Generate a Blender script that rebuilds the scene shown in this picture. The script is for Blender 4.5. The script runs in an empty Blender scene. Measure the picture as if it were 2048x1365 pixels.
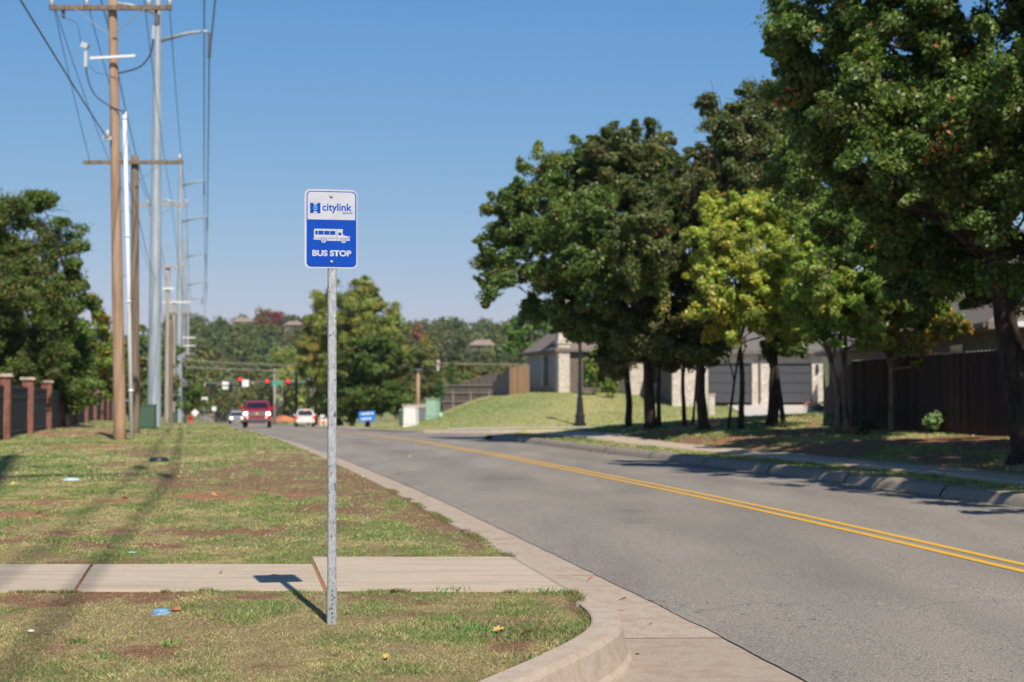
import bpy, bmesh, math, random
import numpy as np
from mathutils import Vector, Matrix
R = math.radians
random.seed(7)
scn = bpy.context.scene
COL = scn.collection
# ------------------------------------------------------------------ camera geometry
F = 2844.0; CH = 1.36; PIT = math.atan(104.5 / F)
def ray(px, row):
    a = (px - 1024) / F; b = -(row - 682.5) / F
    d = (a, math.cos(PIT) - b * math.sin(PIT), math.sin(PIT) + b * math.cos(PIT))
    return d[0] / d[1], d[2] / d[1]
def P(px, row, D):
    """point at distance D ahead, on the ray of pixel (px,row) of the 2048 px photograph"""
    sx, sz = ray(px, row)
    return Vector((sx * D, D, CH + sz * D))
def proj(x, y, z):
    fy = y * math.cos(PIT) + (z - CH) * math.sin(PIT)
    fz = -y * math.sin(PIT) + (z - CH) * math.cos(PIT)
    return 1024 + F * x / fy, 682.5 - F * fz / fy
# ------------------------------------------------------------------ noise
def _h(ix, iy, s):
    n = (ix.astype(np.int64) * 374761393 + iy.astype(np.int64) * 668265263 + s * 982451653) & 0x7fffffff
    n = ((n ^ (n >> 13)) * 1274126177) & 0x7fffffff
    return ((n ^ (n >> 16)) & 0xffff) / 65535.0
def vnoise(x, y, s=0):
    x = np.asarray(x, float); y = np.asarray(y, float)
    ix = np.floor(x); iy = np.floor(y); fx = x - ix; fy = y - iy
    fx = fx * fx * (3 - 2 * fx); fy = fy * fy * (3 - 2 * fy)
    a = _h(ix, iy, s); b = _h(ix + 1, iy, s); c = _h(ix, iy + 1, s); d = _h(ix + 1, iy + 1, s)
    return (a * (1 - fx) + b * fx) * (1 - fy) + (c * (1 - fx) + d * fx) * fy
def fbm(x, y, s=0, o=4):
    t = 0; a = .5; n = 0
    for k in range(o):
        t = t + a * vnoise(np.asarray(x) * 2 ** k, np.asarray(y) * 2 ** k, s + k); n += a; a *= .55
    return t / n
def sstep(a, b, x):
    t = np.clip((np.asarray(x, float) - a) / (b - a), 0, 1); return t * t * (3 - 2 * t)
# ------------------------------------------------------------------ road curves and terrain
ZK = np.array([[-200, -.12], [44, -.12], [56, -.25], [69, -.5], [102, -1.1], [140, -1.9], [175, -2.6], [210, -3.0], [270, -2.7], [330, .3], [420, 9.], [620, 24.], [3000, 25.]])
def curve(pts):
    pts = np.array(pts, float)
    g = np.arange(-220, 1600, .5)
    x0 = pts[0]; s0 = (pts[1][1] - pts[0][1]) / (pts[1][0] - pts[0][0])
    s1 = (pts[-1][1] - pts[-2][1]) / (pts[-1][0] - pts[-2][0])
    v = np.interp(g, pts[:, 0], pts[:, 1])
    v = np.where(g < pts[0][0], pts[0][1] + s0 * (g - pts[0][0]), v)
    v = np.where(g > pts[-1][0], pts[-1][1] + s1 * (g - pts[-1][0]), v)
    k = np.exp(-.5 * (np.arange(-8, 9) / 3.2) ** 2); k /= k.sum()
    vs = np.convolve(np.pad(v, 8, mode='edge'), k, 'valid')
    vs[:10] = v[:10]; vs[-10:] = v[-10:]
    return lambda y: np.interp(y, g, vs)
zc = curve(ZK)
Lx = curve([(5.5, 1.93), (7.54, 1.60), (9.34, 1.27), (11.2, .9), (15.6, -.02), (20.5, -1.03), (26.1, -2.3), (34.7, -4.3), (41.7, -6.05), (48.7, -7.75), (65, -11.6), (87, -16.4), (102, -19.9), (140, -29.3), (200, -41), (260, -58), (330, -80), (420, -112), (520, -150)])
Cx = curve([(5.5, 5.5), (12.1, 4.33), (16.3, 3.6), (20.6, 2.75), (23.1, 2.2), (29.7, .7), (35.2, -.6), (40.2, -1.9), (47.6, -3.8), (68.5, -8.6), (102, -16.2), (140, -25.2), (200, -37), (260, -54), (330, -76), (420, -108), (520, -146)])
Rx = curve([(8, 9.1), (18.9, 6.9), (20.9, 6.45), (26.2, 5.2), (30.1, 4.15), (33.1, 3.3), (35.8, 2.5), (40.8, 1.2), (50, -1.1), (64, -4.4), (80, -8.2), (102, -12.6), (140, -19.3), (200, -32), (260, -49), (330, -71), (420, -103), (520, -141)])
_ret = np.array([(3.0, -2.0), (3.8, -1.42), (4.6, -1.0), (5.8, -.50), (6.69, -.106), (7.15, .106), (7.5, .25), (7.77, .35), (8.0, .42), (8.25, .47), (8.55, .485), (8.83, .466), (9.2, .40)])
def Gx(y):
    y = np.asarray(y, float)
    a = Lx(y) - .76
    b = np.interp(y, _ret[:, 0], _ret[:, 1])
    b = np.where(y < 3, -2.0 + (y - 3) * .8, b)
    w = sstep(8.9, 9.9, y)
    return a * w + b * (1 - w)
RB = .34            # back of the right-hand curb beyond Rx
def near_edge(x):   # near edge of the side street
    return np.interp(x - Rx(50.), [-2, 0.2, 1.0, 2.2, 4, 8, 60], [47, 48.6, 50.6, 52.2, 53.2, 53.6, 53.6])
def far_edge(x):
    return np.interp(x, [-30, -8.6, -5.6, -4.2, -1, 3, 40, 100], [82, 81, 70, 66.6, 65.2, 64.8, 65.5, 68])
def in_street(x, y, m=0.):
    return (x > Rx(y) - 1.0) & (y > near_edge(x) + m) & (y < far_edge(x) - m)
def H(x, y):
    x = np.asarray(x, float); y = np.asarray(y, float)
    z0 = zc(y)
    left = x < Cx(y)
    u = Gx(y) - x
    zfar = np.interp(y, [-60, 88, 155, 200, 270, 330, 420, 620, 3000], [-.06, -.12, -1.75, -3.0, -2.6, .5, 10., 27., 27.])
    zn = z0 + .12 + .2 * sstep(80, 105, y)
    w = sstep(1, 14, u)
    zl = zn * (1 - w) + zfar * w
    zl = zl - .22 * sstep(9, 13, u) * sstep(60, 30, y) * 0.3
    v = x - (Rx(y) + RB)
    zr = z0 + .09 + np.interp(np.clip(v, 0, 200), [0, .9, 2.3, 3.1, 9, 20, 200], [0, .015, .045, .22, .60, .8, .8]) * (1 - sstep(46, 54, y)) + sstep(38, 44, y) * (1 - sstep(46, 54, y)) * .05 * np.clip(v, 0, 3)
    # mound beyond the side street
    ramp = np.interp(y, [0, 66, 88, 150, 210, 400], [0, 0, 1.62, 1.9, 1.2, 0])
    fx = sstep(-9.5, 1.0, x + (y - 100) * .055)
    zm = -.24 + ramp * fx + np.minimum(0, (z0 + .24)) * (1 - fx)
    wm = sstep(58, 64, y) * (1 - sstep(200, 280, y))
    zr = zr * (1 - wm) + zm * wm
    wr = sstep(Rx(y) + 2.5, Rx(y) + .3, x) * (y > 66)
    zr = zr * (1 - wr) + (z0 + .1) * wr
    hill = np.interp(y, [0, 270, 330, 420, 620, 3000], [-2.6, -2.6, .5, 10., 27., 27.])
    wh = sstep(200, 280, y)
    zr = zr * (1 - wh) + hill * wh
    z = np.where(left, zl, zr)
    # gentle unevenness
    far = sstep(200, 500, y)
    z = z + (fbm(x * .5, y * .5, 3) - .5) * .05 * sstep(.3, 2.5, np.minimum(np.abs(u), np.abs(v))) + far * (fbm(x * .012, y * .012, 9) - .5) * 9
    return z
def h1(x, y): return float(H(np.array([x]), np.array([y]))[0])
def hit(px, row, d0=5., d1=400.):
    sx, sz = ray(px, row)
    ds = np.arange(d0, d1, .1)
    zz = H(sx * ds, ds)
    below = (CH + sz * ds) < zz
    k = int(np.argmax(below)) if below.any() else len(ds) - 1
    D = ds[k]
    return Vector((sx * D, D, float(zz[k])))
# ------------------------------------------------------------------ object helpers
def tag(o, label=None, cat=None, group=None, kind=None):
    if label: o['label'] = label
    if cat: o['category'] = cat
    if group: o['group'] = group
    if kind: o['kind'] = kind
    return o
def thing(name, label, cat, loc=(0, 0, 0), rz=0., group=None, ry=0., rx=0.):
    o = bpy.data.objects.new(name, None); COL.objects.link(o)
    o.empty_display_size = .3
    o.location = loc; o.rotation_euler = (rx, ry, rz)
    return tag(o, label, cat, group)
def children(o): return [c for c in bpy.data.objects if c.parent == o]
def copy_tree(o, parent=None):
    c = o.copy(); COL.objects.link(c)
    if parent: c.parent = parent
    for ch in list(o.children): copy_tree(ch, c)
    return c
class MB:
    def __init__(s): s.v = []; s.f = []; s.m = []; s.sm = []
    def add(s, vs, fs, mi=0, smooth=False):
        b = len(s.v); s.v += [tuple(v) for v in vs]
        for f in fs: s.f.append(tuple(i + b for i in f)); s.m.append(mi); s.sm.append(smooth)
    def box(s, c, d, mi=0, rz=0., tx=1., ty=1., rx=0., ry=0.):
        M = Matrix.Translation(c) @ Matrix.Rotation(rz, 4, 'Z') @ Matrix.Rotation(ry, 4, 'Y') @ Matrix.Rotation(rx, 4, 'X')
        x, y, z = d[0] / 2, d[1] / 2, d[2] / 2
        vs = [(-x, -y, -z), (x, -y, -z), (x, y, -z), (-x, y, -z), (-x * tx, -y * ty, z), (x * tx, -y * ty, z), (x * tx, y * ty, z), (-x * tx, y * ty, z)]
        s.add([M @ Vector(v) for v in vs], [(0, 3, 2, 1), (4, 5, 6, 7), (0, 1, 5, 4), (1, 2, 6, 5), (2, 3, 7, 6), (3, 0, 4, 7)], mi)
    def beam(s, a, b, w, h, mi=0):
        a = Vector(a); b = Vector(b); d = (b - a).normalized()
        up = Vector((0, 0, 1)) if abs(d.z) < .95 else Vector((0, 1, 0))
        r = d.cross(up).normalized(); u = r.cross(d)
        vs = [p + r * i * w / 2 + u * j * h / 2 for p in (a, b) for i, j in ((-1, -1), (1, -1), (1, 1), (-1, 1))]
        s.add(vs, [(0, 1, 2, 3), (7, 6, 5, 4), (0, 4, 5, 1), (1, 5, 6, 2), (2, 6, 7, 3), (3, 7, 4, 0)], mi)
    def tube(s, pts, rad, n=8, mi=0, cap=True, smooth=True):
        pts = [Vector(p) for p in pts]
        if not hasattr(rad, '__len__'): rad = [rad] * len(pts)
        vs = []; fs = []; ref = None
        for i, p in enumerate(pts):
            d = (pts[min(i + 1, len(pts) - 1)] - pts[max(i - 1, 0)]).normalized()
            if ref is None: ref = Vector((1, 0, 0)) if abs(d.x) < .9 else Vector((0, 1, 0))
            a = (ref - d * ref.dot(d)).normalized(); ref = a; b = d.cross(a)
            for k in range(n):
                t = 2 * math.pi * k / n
                vs.append(p + (a * math.cos(t) + b * math.sin(t)) * rad[i])
        for i in range(len(pts) - 1):
            for k in range(n):
                k2 = (k + 1) % n
                fs.append((i * n + k, i * n + k2, (i + 1) * n + k2, (i + 1) * n + k))
        s.add(vs, fs, mi, smooth)
        if cap:
            b = len(s.v) - len(vs)
            s.f.append(tuple(b + k for k in range(n))[::-1]); s.m.append(mi); s.sm.append(False)
            s.f.append(tuple(b + (len(pts) - 1) * n + k for k in range(n))); s.m.append(mi); s.sm.append(False)
    def lathe(s, prof, n=12, c=(0, 0, 0), mi=0, axis='Z', smooth=True):
        vs = []; fs = []
        for r, z in prof:
            for k in range(n):
                t = 2 * math.pi * k / n
                p = (r * math.cos(t), r * math.sin(t), z)
                if axis == 'Y': p = (p[0], p[2], p[1])
                if axis == 'X': p = (p[2], p[0], p[1])
                vs.append((p[0] + c[0], p[1] + c[1], p[2] + c[2]))
        for i in range(len(prof) - 1):
            for k in range(n):
                k2 = (k + 1) % n
                fs.append((i * n + k, i * n + k2, (i + 1) * n + k2, (i + 1) * n + k))
        fs.append(tuple(range(n))[::-1]); fs.append(tuple((len(prof) - 1) * n + k for k in range(n)))
        s.add(vs, fs, mi, smooth)
    def poly(s, pts, mi=0): s.add(pts, [tuple(range(len(pts)))], mi)
    def build(s, name, mats, parent=None, bevel=0.):
        me = bpy.data.meshes.new(name)
        me.from_pydata([tuple(v) for v in s.v], [], s.f)
        if not isinstance(mats, (list, tuple)): mats = [mats]
        for m in mats: me.materials.append(m)
        me.polygons.foreach_set('material_index', s.m); me.polygons.foreach_set('use_smooth', s.sm)
        me.update()
        bm = bmesh.new(); bm.from_mesh(me); bmesh.ops.recalc_face_normals(bm, faces=bm.faces)
        if bevel: bmesh.ops.bevel(bm, geom=list(bm.edges), offset=bevel, segments=2, affect='EDGES', profile=.7)
        bm.to_mesh(me); bm.free()
        o = bpy.data.objects.new(name, me); COL.objects.link(o)
        if parent: o.parent = parent
        return o
def npmesh(name, V, Fc, mat, nper, col=None, parent=None, smooth=False):
    """V (n,3), Fc flat loop index array, nper verts per face, col (n,3) vertex colours"""
    me = bpy.data.meshes.new(name)
    nf = len(Fc) // nper
    me.vertices.add(len(V)); me.vertices.foreach_set('co', np.asarray(V, np.float32).ravel())
    me.loops.add(len(Fc)); me.loops.foreach_set('vertex_index', np.asarray(Fc, np.int32))
    me.polygons.add(nf); me.polygons.foreach_set('loop_start', np.arange(nf, dtype=np.int32) * nper)
    me.polygons.foreach_set('loop_total', np.full(nf, nper, np.int32))
    if smooth: me.polygons.foreach_set('use_smooth', np.ones(nf, bool))
    me.update(calc_edges=True)
    if col is not None:
        at = me.color_attributes.new('Col', 'FLOAT_COLOR', 'POINT')
        c4 = np.ones((len(V), 4), np.float32); c4[:, :3] = col
        at.data.foreach_set('color', c4.ravel())
    me.materials.append(mat)
    o = bpy.data.objects.new(name, me); COL.objects.link(o)
    if parent: o.parent = parent
    return o
# ------------------------------------------------------------------ materials
def newmat(name):
    m = bpy.data.materials.new(name); m.use_nodes = True
    nt = m.node_tree; return m, nt, nt.nodes['Principled BSDF'], nt.nodes['Material Output']
def N(nt, t, **kw):
    n = nt.nodes.new(t)
    for k, v in kw.items():
        if k in n.inputs: n.inputs[k].default_value = v
        else: setattr(n, k, v)
    return n
def coords(nt, kind='Object', scale=(1, 1, 1)):
    tc = N(nt, 'ShaderNodeTexCoord'); mp = N(nt, 'ShaderNodeMapping'); mp.inputs['Scale'].default_value = scale
    if kind == 'World':
        g = N(nt, 'ShaderNodeNewGeometry'); nt.links.new(g.outputs['Position'], mp.inputs['Vector'])
    else: nt.links.new(tc.outputs[kind], mp.inputs['Vector'])
    return mp.outputs['Vector']
def c4(c): return (c[0], c[1], c[2], 1)
def noisy(name, c1, c2, scale=4., rough=.8, bump=0., bscale=None, metal=0., lo=.35, hi=.65, stretch=(1, 1, 1), kind='Object', detail=6., c3=None, s3=.6, spec=.5, bdist=.01):
    m, nt, b, o = newmat(name)
    v = coords(nt, kind, stretch)
    n = N(nt, 'ShaderNodeTexNoise', Scale=scale, Detail=detail, Roughness=.6); nt.links.new(v, n.inputs['Vector'])
    r = N(nt, 'ShaderNodeValToRGB'); r.color_ramp.elements[0].position = lo; r.color_ramp.elements[1].position = hi
    r.color_ramp.elements[0].color = c4(c1); r.color_ramp.elements[1].color = c4(c2)
    nt.links.new(n.outputs['Fac'], r.inputs['Fac']); out = r.outputs['Color']
    if c3 is not None:
        n3 = N(nt, 'ShaderNodeTexNoise', Scale=scale * .13, Detail=4.); nt.links.new(v, n3.inputs['Vector'])
        r3 = N(nt, 'ShaderNodeValToRGB'); r3.color_ramp.elements[0].position = .45; r3.color_ramp.elements[1].position = .7
        nt.links.new(n3.outputs['Fac'], r3.inputs['Fac'])
        mx = N(nt, 'ShaderNodeMix', data_type='RGBA'); mm = N(nt, 'ShaderNodeMath', operation='MULTIPLY'); mm.inputs[1].default_value = s3
        nt.links.new(r3.outputs['Color'], mm.inputs[0]); nt.links.new(mm.outputs[0], mx.inputs['Factor'])
        nt.links.new(out, mx.inputs[6]); mx.inputs[7].default_value = c4(c3); out = mx.outputs[2]
    nt.links.new(out, b.inputs['Base Color'])
    b.inputs['Roughness'].default_value = rough; b.inputs['Metallic'].default_value = metal; b.inputs['Specular IOR Level'].default_value = spec
    if bump:
        n2 = N(nt, 'ShaderNodeTexNoise', Scale=bscale or scale * 4, Detail=6.); nt.links.new(v, n2.inputs['Vector'])
        bp = N(nt, 'ShaderNodeBump', Strength=bump, Distance=bdist); nt.links.new(n2.outputs['Fac'], bp.inputs['Height']); nt.links.new(bp.outputs['Normal'], b.inputs['Normal'])
    return m
def plain(name, c, rough=.5, metal=0., emit=None, es=0., spec=.5, coat=0.):
    k = 1.12
    m = noisy(name, [x * .93 for x in c], [min(1, x * 1.05) for x in c], 9., rough, 0., metal=metal, spec=spec)
    b = m.node_tree.nodes['Principled BSDF']
    if emit: b.inputs['Emission Color'].default_value = c4(emit); b.inputs['Emission Strength'].default_value = es
    if coat: b.inputs['Coat Weight'].default_value = coat
    return m
def leafmat(name, trans=.3, rough=.45, spec=.35):
    m, nt, b, o = newmat(name)
    a = N(nt, 'ShaderNodeAttribute', attribute_name='Col')
    nt.links.new(a.outputs['Color'], b.inputs['Base Color']); b.inputs['Roughness'].default_value = rough; b.inputs['Specular IOR Level'].default_value = spec
    t = N(nt, 'ShaderNodeBsdfTranslucent'); g = N(nt, 'ShaderNodeMix', data_type='RGBA', blend_type='MULTIPLY'); g.inputs['Factor'].default_value = 1
    nt.links.new(a.outputs['Color'], g.inputs[6]); g.inputs[7].default_value = (1.5, 1.6, .7, 1); nt.links.new(g.outputs[2], t.inputs['Color'])
    mx = N(nt, 'ShaderNodeMixShader'); mx.inputs[0].default_value = trans
    nt.links.new(b.outputs[0], mx.inputs[1]); nt.links.new(t.outputs[0], mx.inputs[2]); nt.links.new(mx.outputs[0], o.inputs['Surface'])
    return m
M = {}
def asphalt():
    m, nt, b, o = newmat('asphalt'); L = nt.links.new
    v = coords(nt, 'World')
    n1 = N(nt, 'ShaderNodeTexNoise', Scale=75., Detail=3., Roughness=.85); L(v, n1.inputs['Vector'])
    r1 = N(nt, 'ShaderNodeValToRGB'); e = r1.color_ramp.elements; e[0].position = .34; e[1].position = .68; e[0].color = (.085, .076, .066, 1); e[1].color = (.48, .43, .37, 1)
    em = e.new(.5); em.color = (.250, .225, .196, 1); L(n1.outputs['Fac'], r1.inputs['Fac'])
    vs = coords(nt, 'World', (1, .25, 1)); n2 = N(nt, 'ShaderNodeTexNoise', Scale=.9, Detail=5., Roughness=.6); L(vs, n2.inputs['Vector'])
    r2 = N(nt, 'ShaderNodeValToRGB'); r2.color_ramp.elements[0].position = .3; r2.color_ramp.elements[1].position = .7; r2.color_ramp.elements[0].color = (.8, .8, .81, 1); r2.color_ramp.elements[1].color = (1.12, 1.1, 1.08, 1)
    L(n2.outputs['Fac'], r2.inputs['Fac'])
    mx = N(nt, 'ShaderNodeMix', data_type='RGBA', blend_type='MULTIPLY'); mx.inputs['Factor'].default_value = 1; L(r1.outputs['Color'], mx.inputs[6]); L(r2.outputs['Color'], mx.inputs[7])
    # dark pits and worn crumbs
    n3 = N(nt, 'ShaderNodeTexNoise', Scale=22., Detail=2., Roughness=.5); L(v, n3.inputs['Vector'])
    n4 = N(nt, 'ShaderNodeTexNoise', Scale=.55, Detail=3.); L(v, n4.inputs['Vector'])
    ad = N(nt, 'ShaderNodeMath', operation='MULTIPLY_ADD'); L(n4.outputs['Fac'], ad.inputs[0]); ad.inputs[1].default_value = .35; L(n3.outputs['Fac'], ad.inputs[2])
    r3 = N(nt, 'ShaderNodeValToRGB'); r3.color_ramp.elements[0].position = .86; r3.color_ramp.elements[1].position = .93; L(ad.outputs[0], r3.inputs['Fac'])
    mx2 = N(nt, 'ShaderNodeMix', data_type='RGBA'); L(r3.outputs['Color'], mx2.inputs['Factor']); L(mx.outputs[2], mx2.inputs[6]); mx2.inputs[7].default_value = (.055, .052, .05, 1)
    # cracks : edges of big distorted cells
    nd = N(nt, 'ShaderNodeTexNoise', Scale=1.4, Detail=4.); L(v, nd.inputs['Vector'])
    vm = N(nt, 'ShaderNodeVectorMath', operation='MULTIPLY_ADD'); L(nd.outputs['Color'], vm.inputs[0]); vm.inputs[1].default_value = (1.1, 1.1, 0); L(v, vm.inputs[2])
    vo = N(nt, 'ShaderNodeTexVoronoi', feature='DISTANCE_TO_EDGE', Scale=.16); L(vm.outputs[0], vo.inputs['Vector'])
    lt = N(nt, 'ShaderNodeMath', operation='LESS_THAN'); L(vo.outputs['Distance'], lt.inputs[0]); lt.inputs[1].default_value = .0008
    ml = N(nt, 'ShaderNodeMath', operation='MULTIPLY'); L(lt.outputs[0], ml.inputs[0]); ml.inputs[1].default_value = .5
    mx3 = N(nt, 'ShaderNodeMix', data_type='RGBA'); L(ml.outputs[0], mx3.inputs['Factor']); L(mx2.outputs[2], mx3.inputs[6]); mx3.inputs[7].default_value = (.06, .055, .05, 1)
    at = N(nt, 'ShaderNodeAttribute', attribute_name='Col'); mw = N(nt, 'ShaderNodeMix', data_type='RGBA', blend_type='MULTIPLY'); mw.inputs['Factor'].default_value = 1; L(mx3.outputs[2], mw.inputs[6]); L(at.outputs['Color'], mw.inputs[7])
    L(mw.outputs[2], b.inputs['Base Color']); b.inputs['Roughness'].default_value = .85; b.inputs['Specular IOR Level'].default_value = .3
    bp = N(nt, 'ShaderNodeBump', Strength=.55, Distance=.006); L(n1.outputs['Fac'], bp.inputs['Height']); L(bp.outputs['Normal'], b.inputs['Normal'])
    return m
M['asphalt'] = asphalt()
def concrete(name, c1, c2, c3, stain=.5, streak=(1, 1, 1)):
    return noisy(name, c1, c2, 60., .85, .3, 140., lo=.3, hi=.7, kind='World', c3=c3, s3=stain, detail=8., stretch=streak, bdist=.004, spec=.3)
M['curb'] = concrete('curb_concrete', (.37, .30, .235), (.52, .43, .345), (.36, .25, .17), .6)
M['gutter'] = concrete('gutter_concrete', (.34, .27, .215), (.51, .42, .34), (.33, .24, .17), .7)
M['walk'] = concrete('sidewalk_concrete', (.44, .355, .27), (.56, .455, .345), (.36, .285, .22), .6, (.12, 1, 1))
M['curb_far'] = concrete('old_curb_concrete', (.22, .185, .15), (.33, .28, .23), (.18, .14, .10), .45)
M['drive'] = concrete('driveway_concrete', (.50, .46, .42), (.60, .56, .51), (.45, .41, .37), .4)
M['yellow'] = noisy('yellow_road_paint', (.56, .31, .035), (.72, .41, .05), 60., .6, .2, 120., kind='World', lo=.25, hi=.5)
def attrmat(name, ns=70., amp=.35, bump=.6, rough=.95):
    m, nt, b, o = newmat(name); L = nt.links.new
    a = N(nt, 'ShaderNodeAttribute', attribute_name='Col'); v = coords(nt, 'World')
    n = N(nt, 'ShaderNodeTexNoise', Scale=ns, Detail=5., Roughness=.7); L(v, n.inputs['Vector'])
    mr = N(nt, 'ShaderNodeMapRange'); mr.inputs[1].default_value = .25; mr.inputs[2].default_value = .75; mr.inputs[3].default_value = 1 - amp; mr.inputs[4].default_value = 1 + amp; L(n.outputs['Fac'], mr.inputs[0])
    n2 = N(nt, 'ShaderNodeTexNoise', Scale=6., Detail=5., Roughness=.7); L(v, n2.inputs['Vector'])
    m2 = N(nt, 'ShaderNodeMapRange'); m2.inputs[1].default_value = .3; m2.inputs[2].default_value = .7; m2.inputs[3].default_value = .8; m2.inputs[4].default_value = 1.2; L(n2.outputs['Fac'], m2.inputs[0])
    mm = N(nt, 'ShaderNodeMath', operation='MULTIPLY'); L(mr.outputs[0], mm.inputs[0]); L(m2.outputs[0], mm.inputs[1])
    vm = N(nt, 'ShaderNodeVectorMath', operation='SCALE'); L(a.outputs['Color'], vm.inputs[0]); L(mm.outputs[0], vm.inputs['Scale'])
    L(vm.outputs[0], b.inputs['Base Color']); b.inputs['Roughness'].default_value = rough; b.inputs['Specular IOR Level'].default_value = .15
    bp = N(nt, 'ShaderNodeBump', Strength=bump, Distance=.02); L(n.outputs['Fac'], bp.inputs['Height']); L(bp.outputs['Normal'], b.inputs['Normal'])
    return m
M['ground'] = attrmat('ground_soil_and_turf')
M['blade'] = leafmat('grass_blade', .25, .6, .2)
M['leaf'] = leafmat('tree_leaf', .3, .42, .4)
M['leaf_far'] = leafmat('distant_foliage', .2, .7, .15)
M['bark'] = noisy('oak_bark', (.022, .017, .014), (.070, .055, .043), 9., .95, 1., 14., stretch=(1, 1, .25), bdist=.04, spec=.15)
M['bark_pale'] = noisy('pale_bark', (.09, .07, .052), (.26, .20, .15), 9., .95, 1., 14., stretch=(1, 1, .25), bdist=.04, spec=.15)
M['pole_wood'] = noisy('treated_pole_wood', (.26, .165, .11), (.44, .31, .225), 5., .85, .5, 20., stretch=(3, 3, .12), c3=(.42, .26, .15), spec=.2)
M['pole_old'] = noisy('weathered_pole_wood', (.13, .095, .07), (.26, .20, .15), 5., .9, .5, 20., stretch=(3, 3, .12), spec=.2)
M['pole_pale'] = noisy('grey_pole_wood', (.30, .26, .22), (.46, .41, .36), 5., .9, .5, 20., stretch=(3, 3, .12), spec=.2)
M['steel'] = noisy('galvanised_steel_shaft', (.30, .345, .39), (.44, .49, .53), 2.5, .5, 0., metal=.3, stretch=(1, 1, .2))
M['steel_sm'] = plain('galvanised_hardware', (.42, .44, .46), .4, .6)
M['pvc'] = plain('white_conduit', (.74, .76, .80), .45)
M['insul'] = plain('grey_porcelain', (.50, .52, .55), .35)
M['insul_d'] = plain('brown_porcelain', (.12, .11, .12), .4)
M['wire'] = plain('aluminium_conductor', (.11, .12, .135), .5, .3)
M['cable'] = plain('black_cable', (.05, .05, .09), .5)
M['black'] = plain('black_enamel', (.018, .018, .02), .4)
M['iron'] = plain('black_iron', (.012, .013, .018), .5)
M['green_box'] = plain('dark_green_enamel', (.055, .115, .07), .5)
M['green_pale'] = plain('pale_green_enamel', (.34, .50, .40), .5)
M['white'] = plain('white_paint', (.80, .79, .78), .5)
M['grey_box'] = plain('grey_enamel', (.17, .17, .20), .5)
M['red'] = plain('red_enamel', (.55, .03, .03), .45)
M['orange'] = plain('orange_plastic', (.75, .16, .04), .6)
M['sign_green'] = plain('green_sign_sheet', (.03, .38, .27), .5)
M['far_wall'] = plain('brown_far_wall', (.24, .19, .165), .8)
M['sign_blue2'] = plain('blue_yard_sign', (.02, .17, .62), .5)
M['flower'] = plain('pink_flowers', (.75, .25, .28), .7)
M['tyre'] = plain('tyre_rubber', (.02, .02, .021), .8)
M['rim'] = plain('wheel_alloy', (.40, .40, .42), .35, .8)
M['glass'] = plain('dark_car_glass', (.012, .018, .028), .08, spec=.8)
M['red_car'] = plain('red_car_paint', (.36, .012, .035), .3, 0., coat=.7)
M['white_car'] = plain('white_car_paint', (.70, .68, .66), .3, 0., coat=.7)
M['silver_car'] = plain('silver_car_paint', (.42, .45, .50), .3, .4, coat=.7)
M['blue_car'] = plain('dark_blue_car_paint', (.02, .04, .075), .3, .2, coat=.7)
M['chrome'] = plain('dull_chrome', (.35, .35, .40), .3, .7)
M['bumper'] = plain('dark_grey_plastic', (.10, .09, .095), .6)
M['headlight'] = plain('lit_headlight', (.9, .85, .7), .3, emit=(1, .86, .6), es=7.)
M['fog'] = plain('lit_fog_lamp', (.9, .85, .7), .3, emit=(1, .75, .6), es=1.)
M['tail'] = plain('tail_lamp', (.60, .02, .03), .3, emit=(1, .05, .08), es=.5)
M['brake'] = plain('lit_brake_lamp', (.60, .02, .03), .3, emit=(1, .12, .16), es=4.)
M['siglight'] = plain('lit_red_signal', (.8, .02, .02), .3, emit=(1, .01, .02), es=4.)
M['lens_off'] = plain('unlit_signal_lens', (.03, .03, .02), .3)
M['amber'] = plain('amber_emblem', (.62, .38, .12), .4, .3)
M['shingle'] = noisy('roof_shingle', (.135, .105, .09), (.235, .19, .165), 26., .95, .6, 40., stretch=(1, 1, 3))
M['shingle2'] = noisy('grey_roof_shingle', (.10, .09, .085), (.20, .175, .16), 26., .95, .6, 40., stretch=(1, 1, 3))
M['gutter_w'] = plain('white_gutter', (.62, .66, .72), .5)
M['trim'] = plain('dark_trim', (.10, .09, .085), .6)
M['door_gar'] = plain('dark_grey_garage_door', (.062, .064, .074), .5)
M['stucco'] = noisy('grey_stucco', (.30, .28, .265), (.42, .39, .37), 12., .9, .2)
M['shed'] = noisy('pale_shed_roof', (.36, .40, .41), (.50, .54, .55), 10., .8)
M['dirtred'] = noisy('red_earth', (.42, .13, .05), (.60, .24, .11), 8., .95, .5, 30.)
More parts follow.
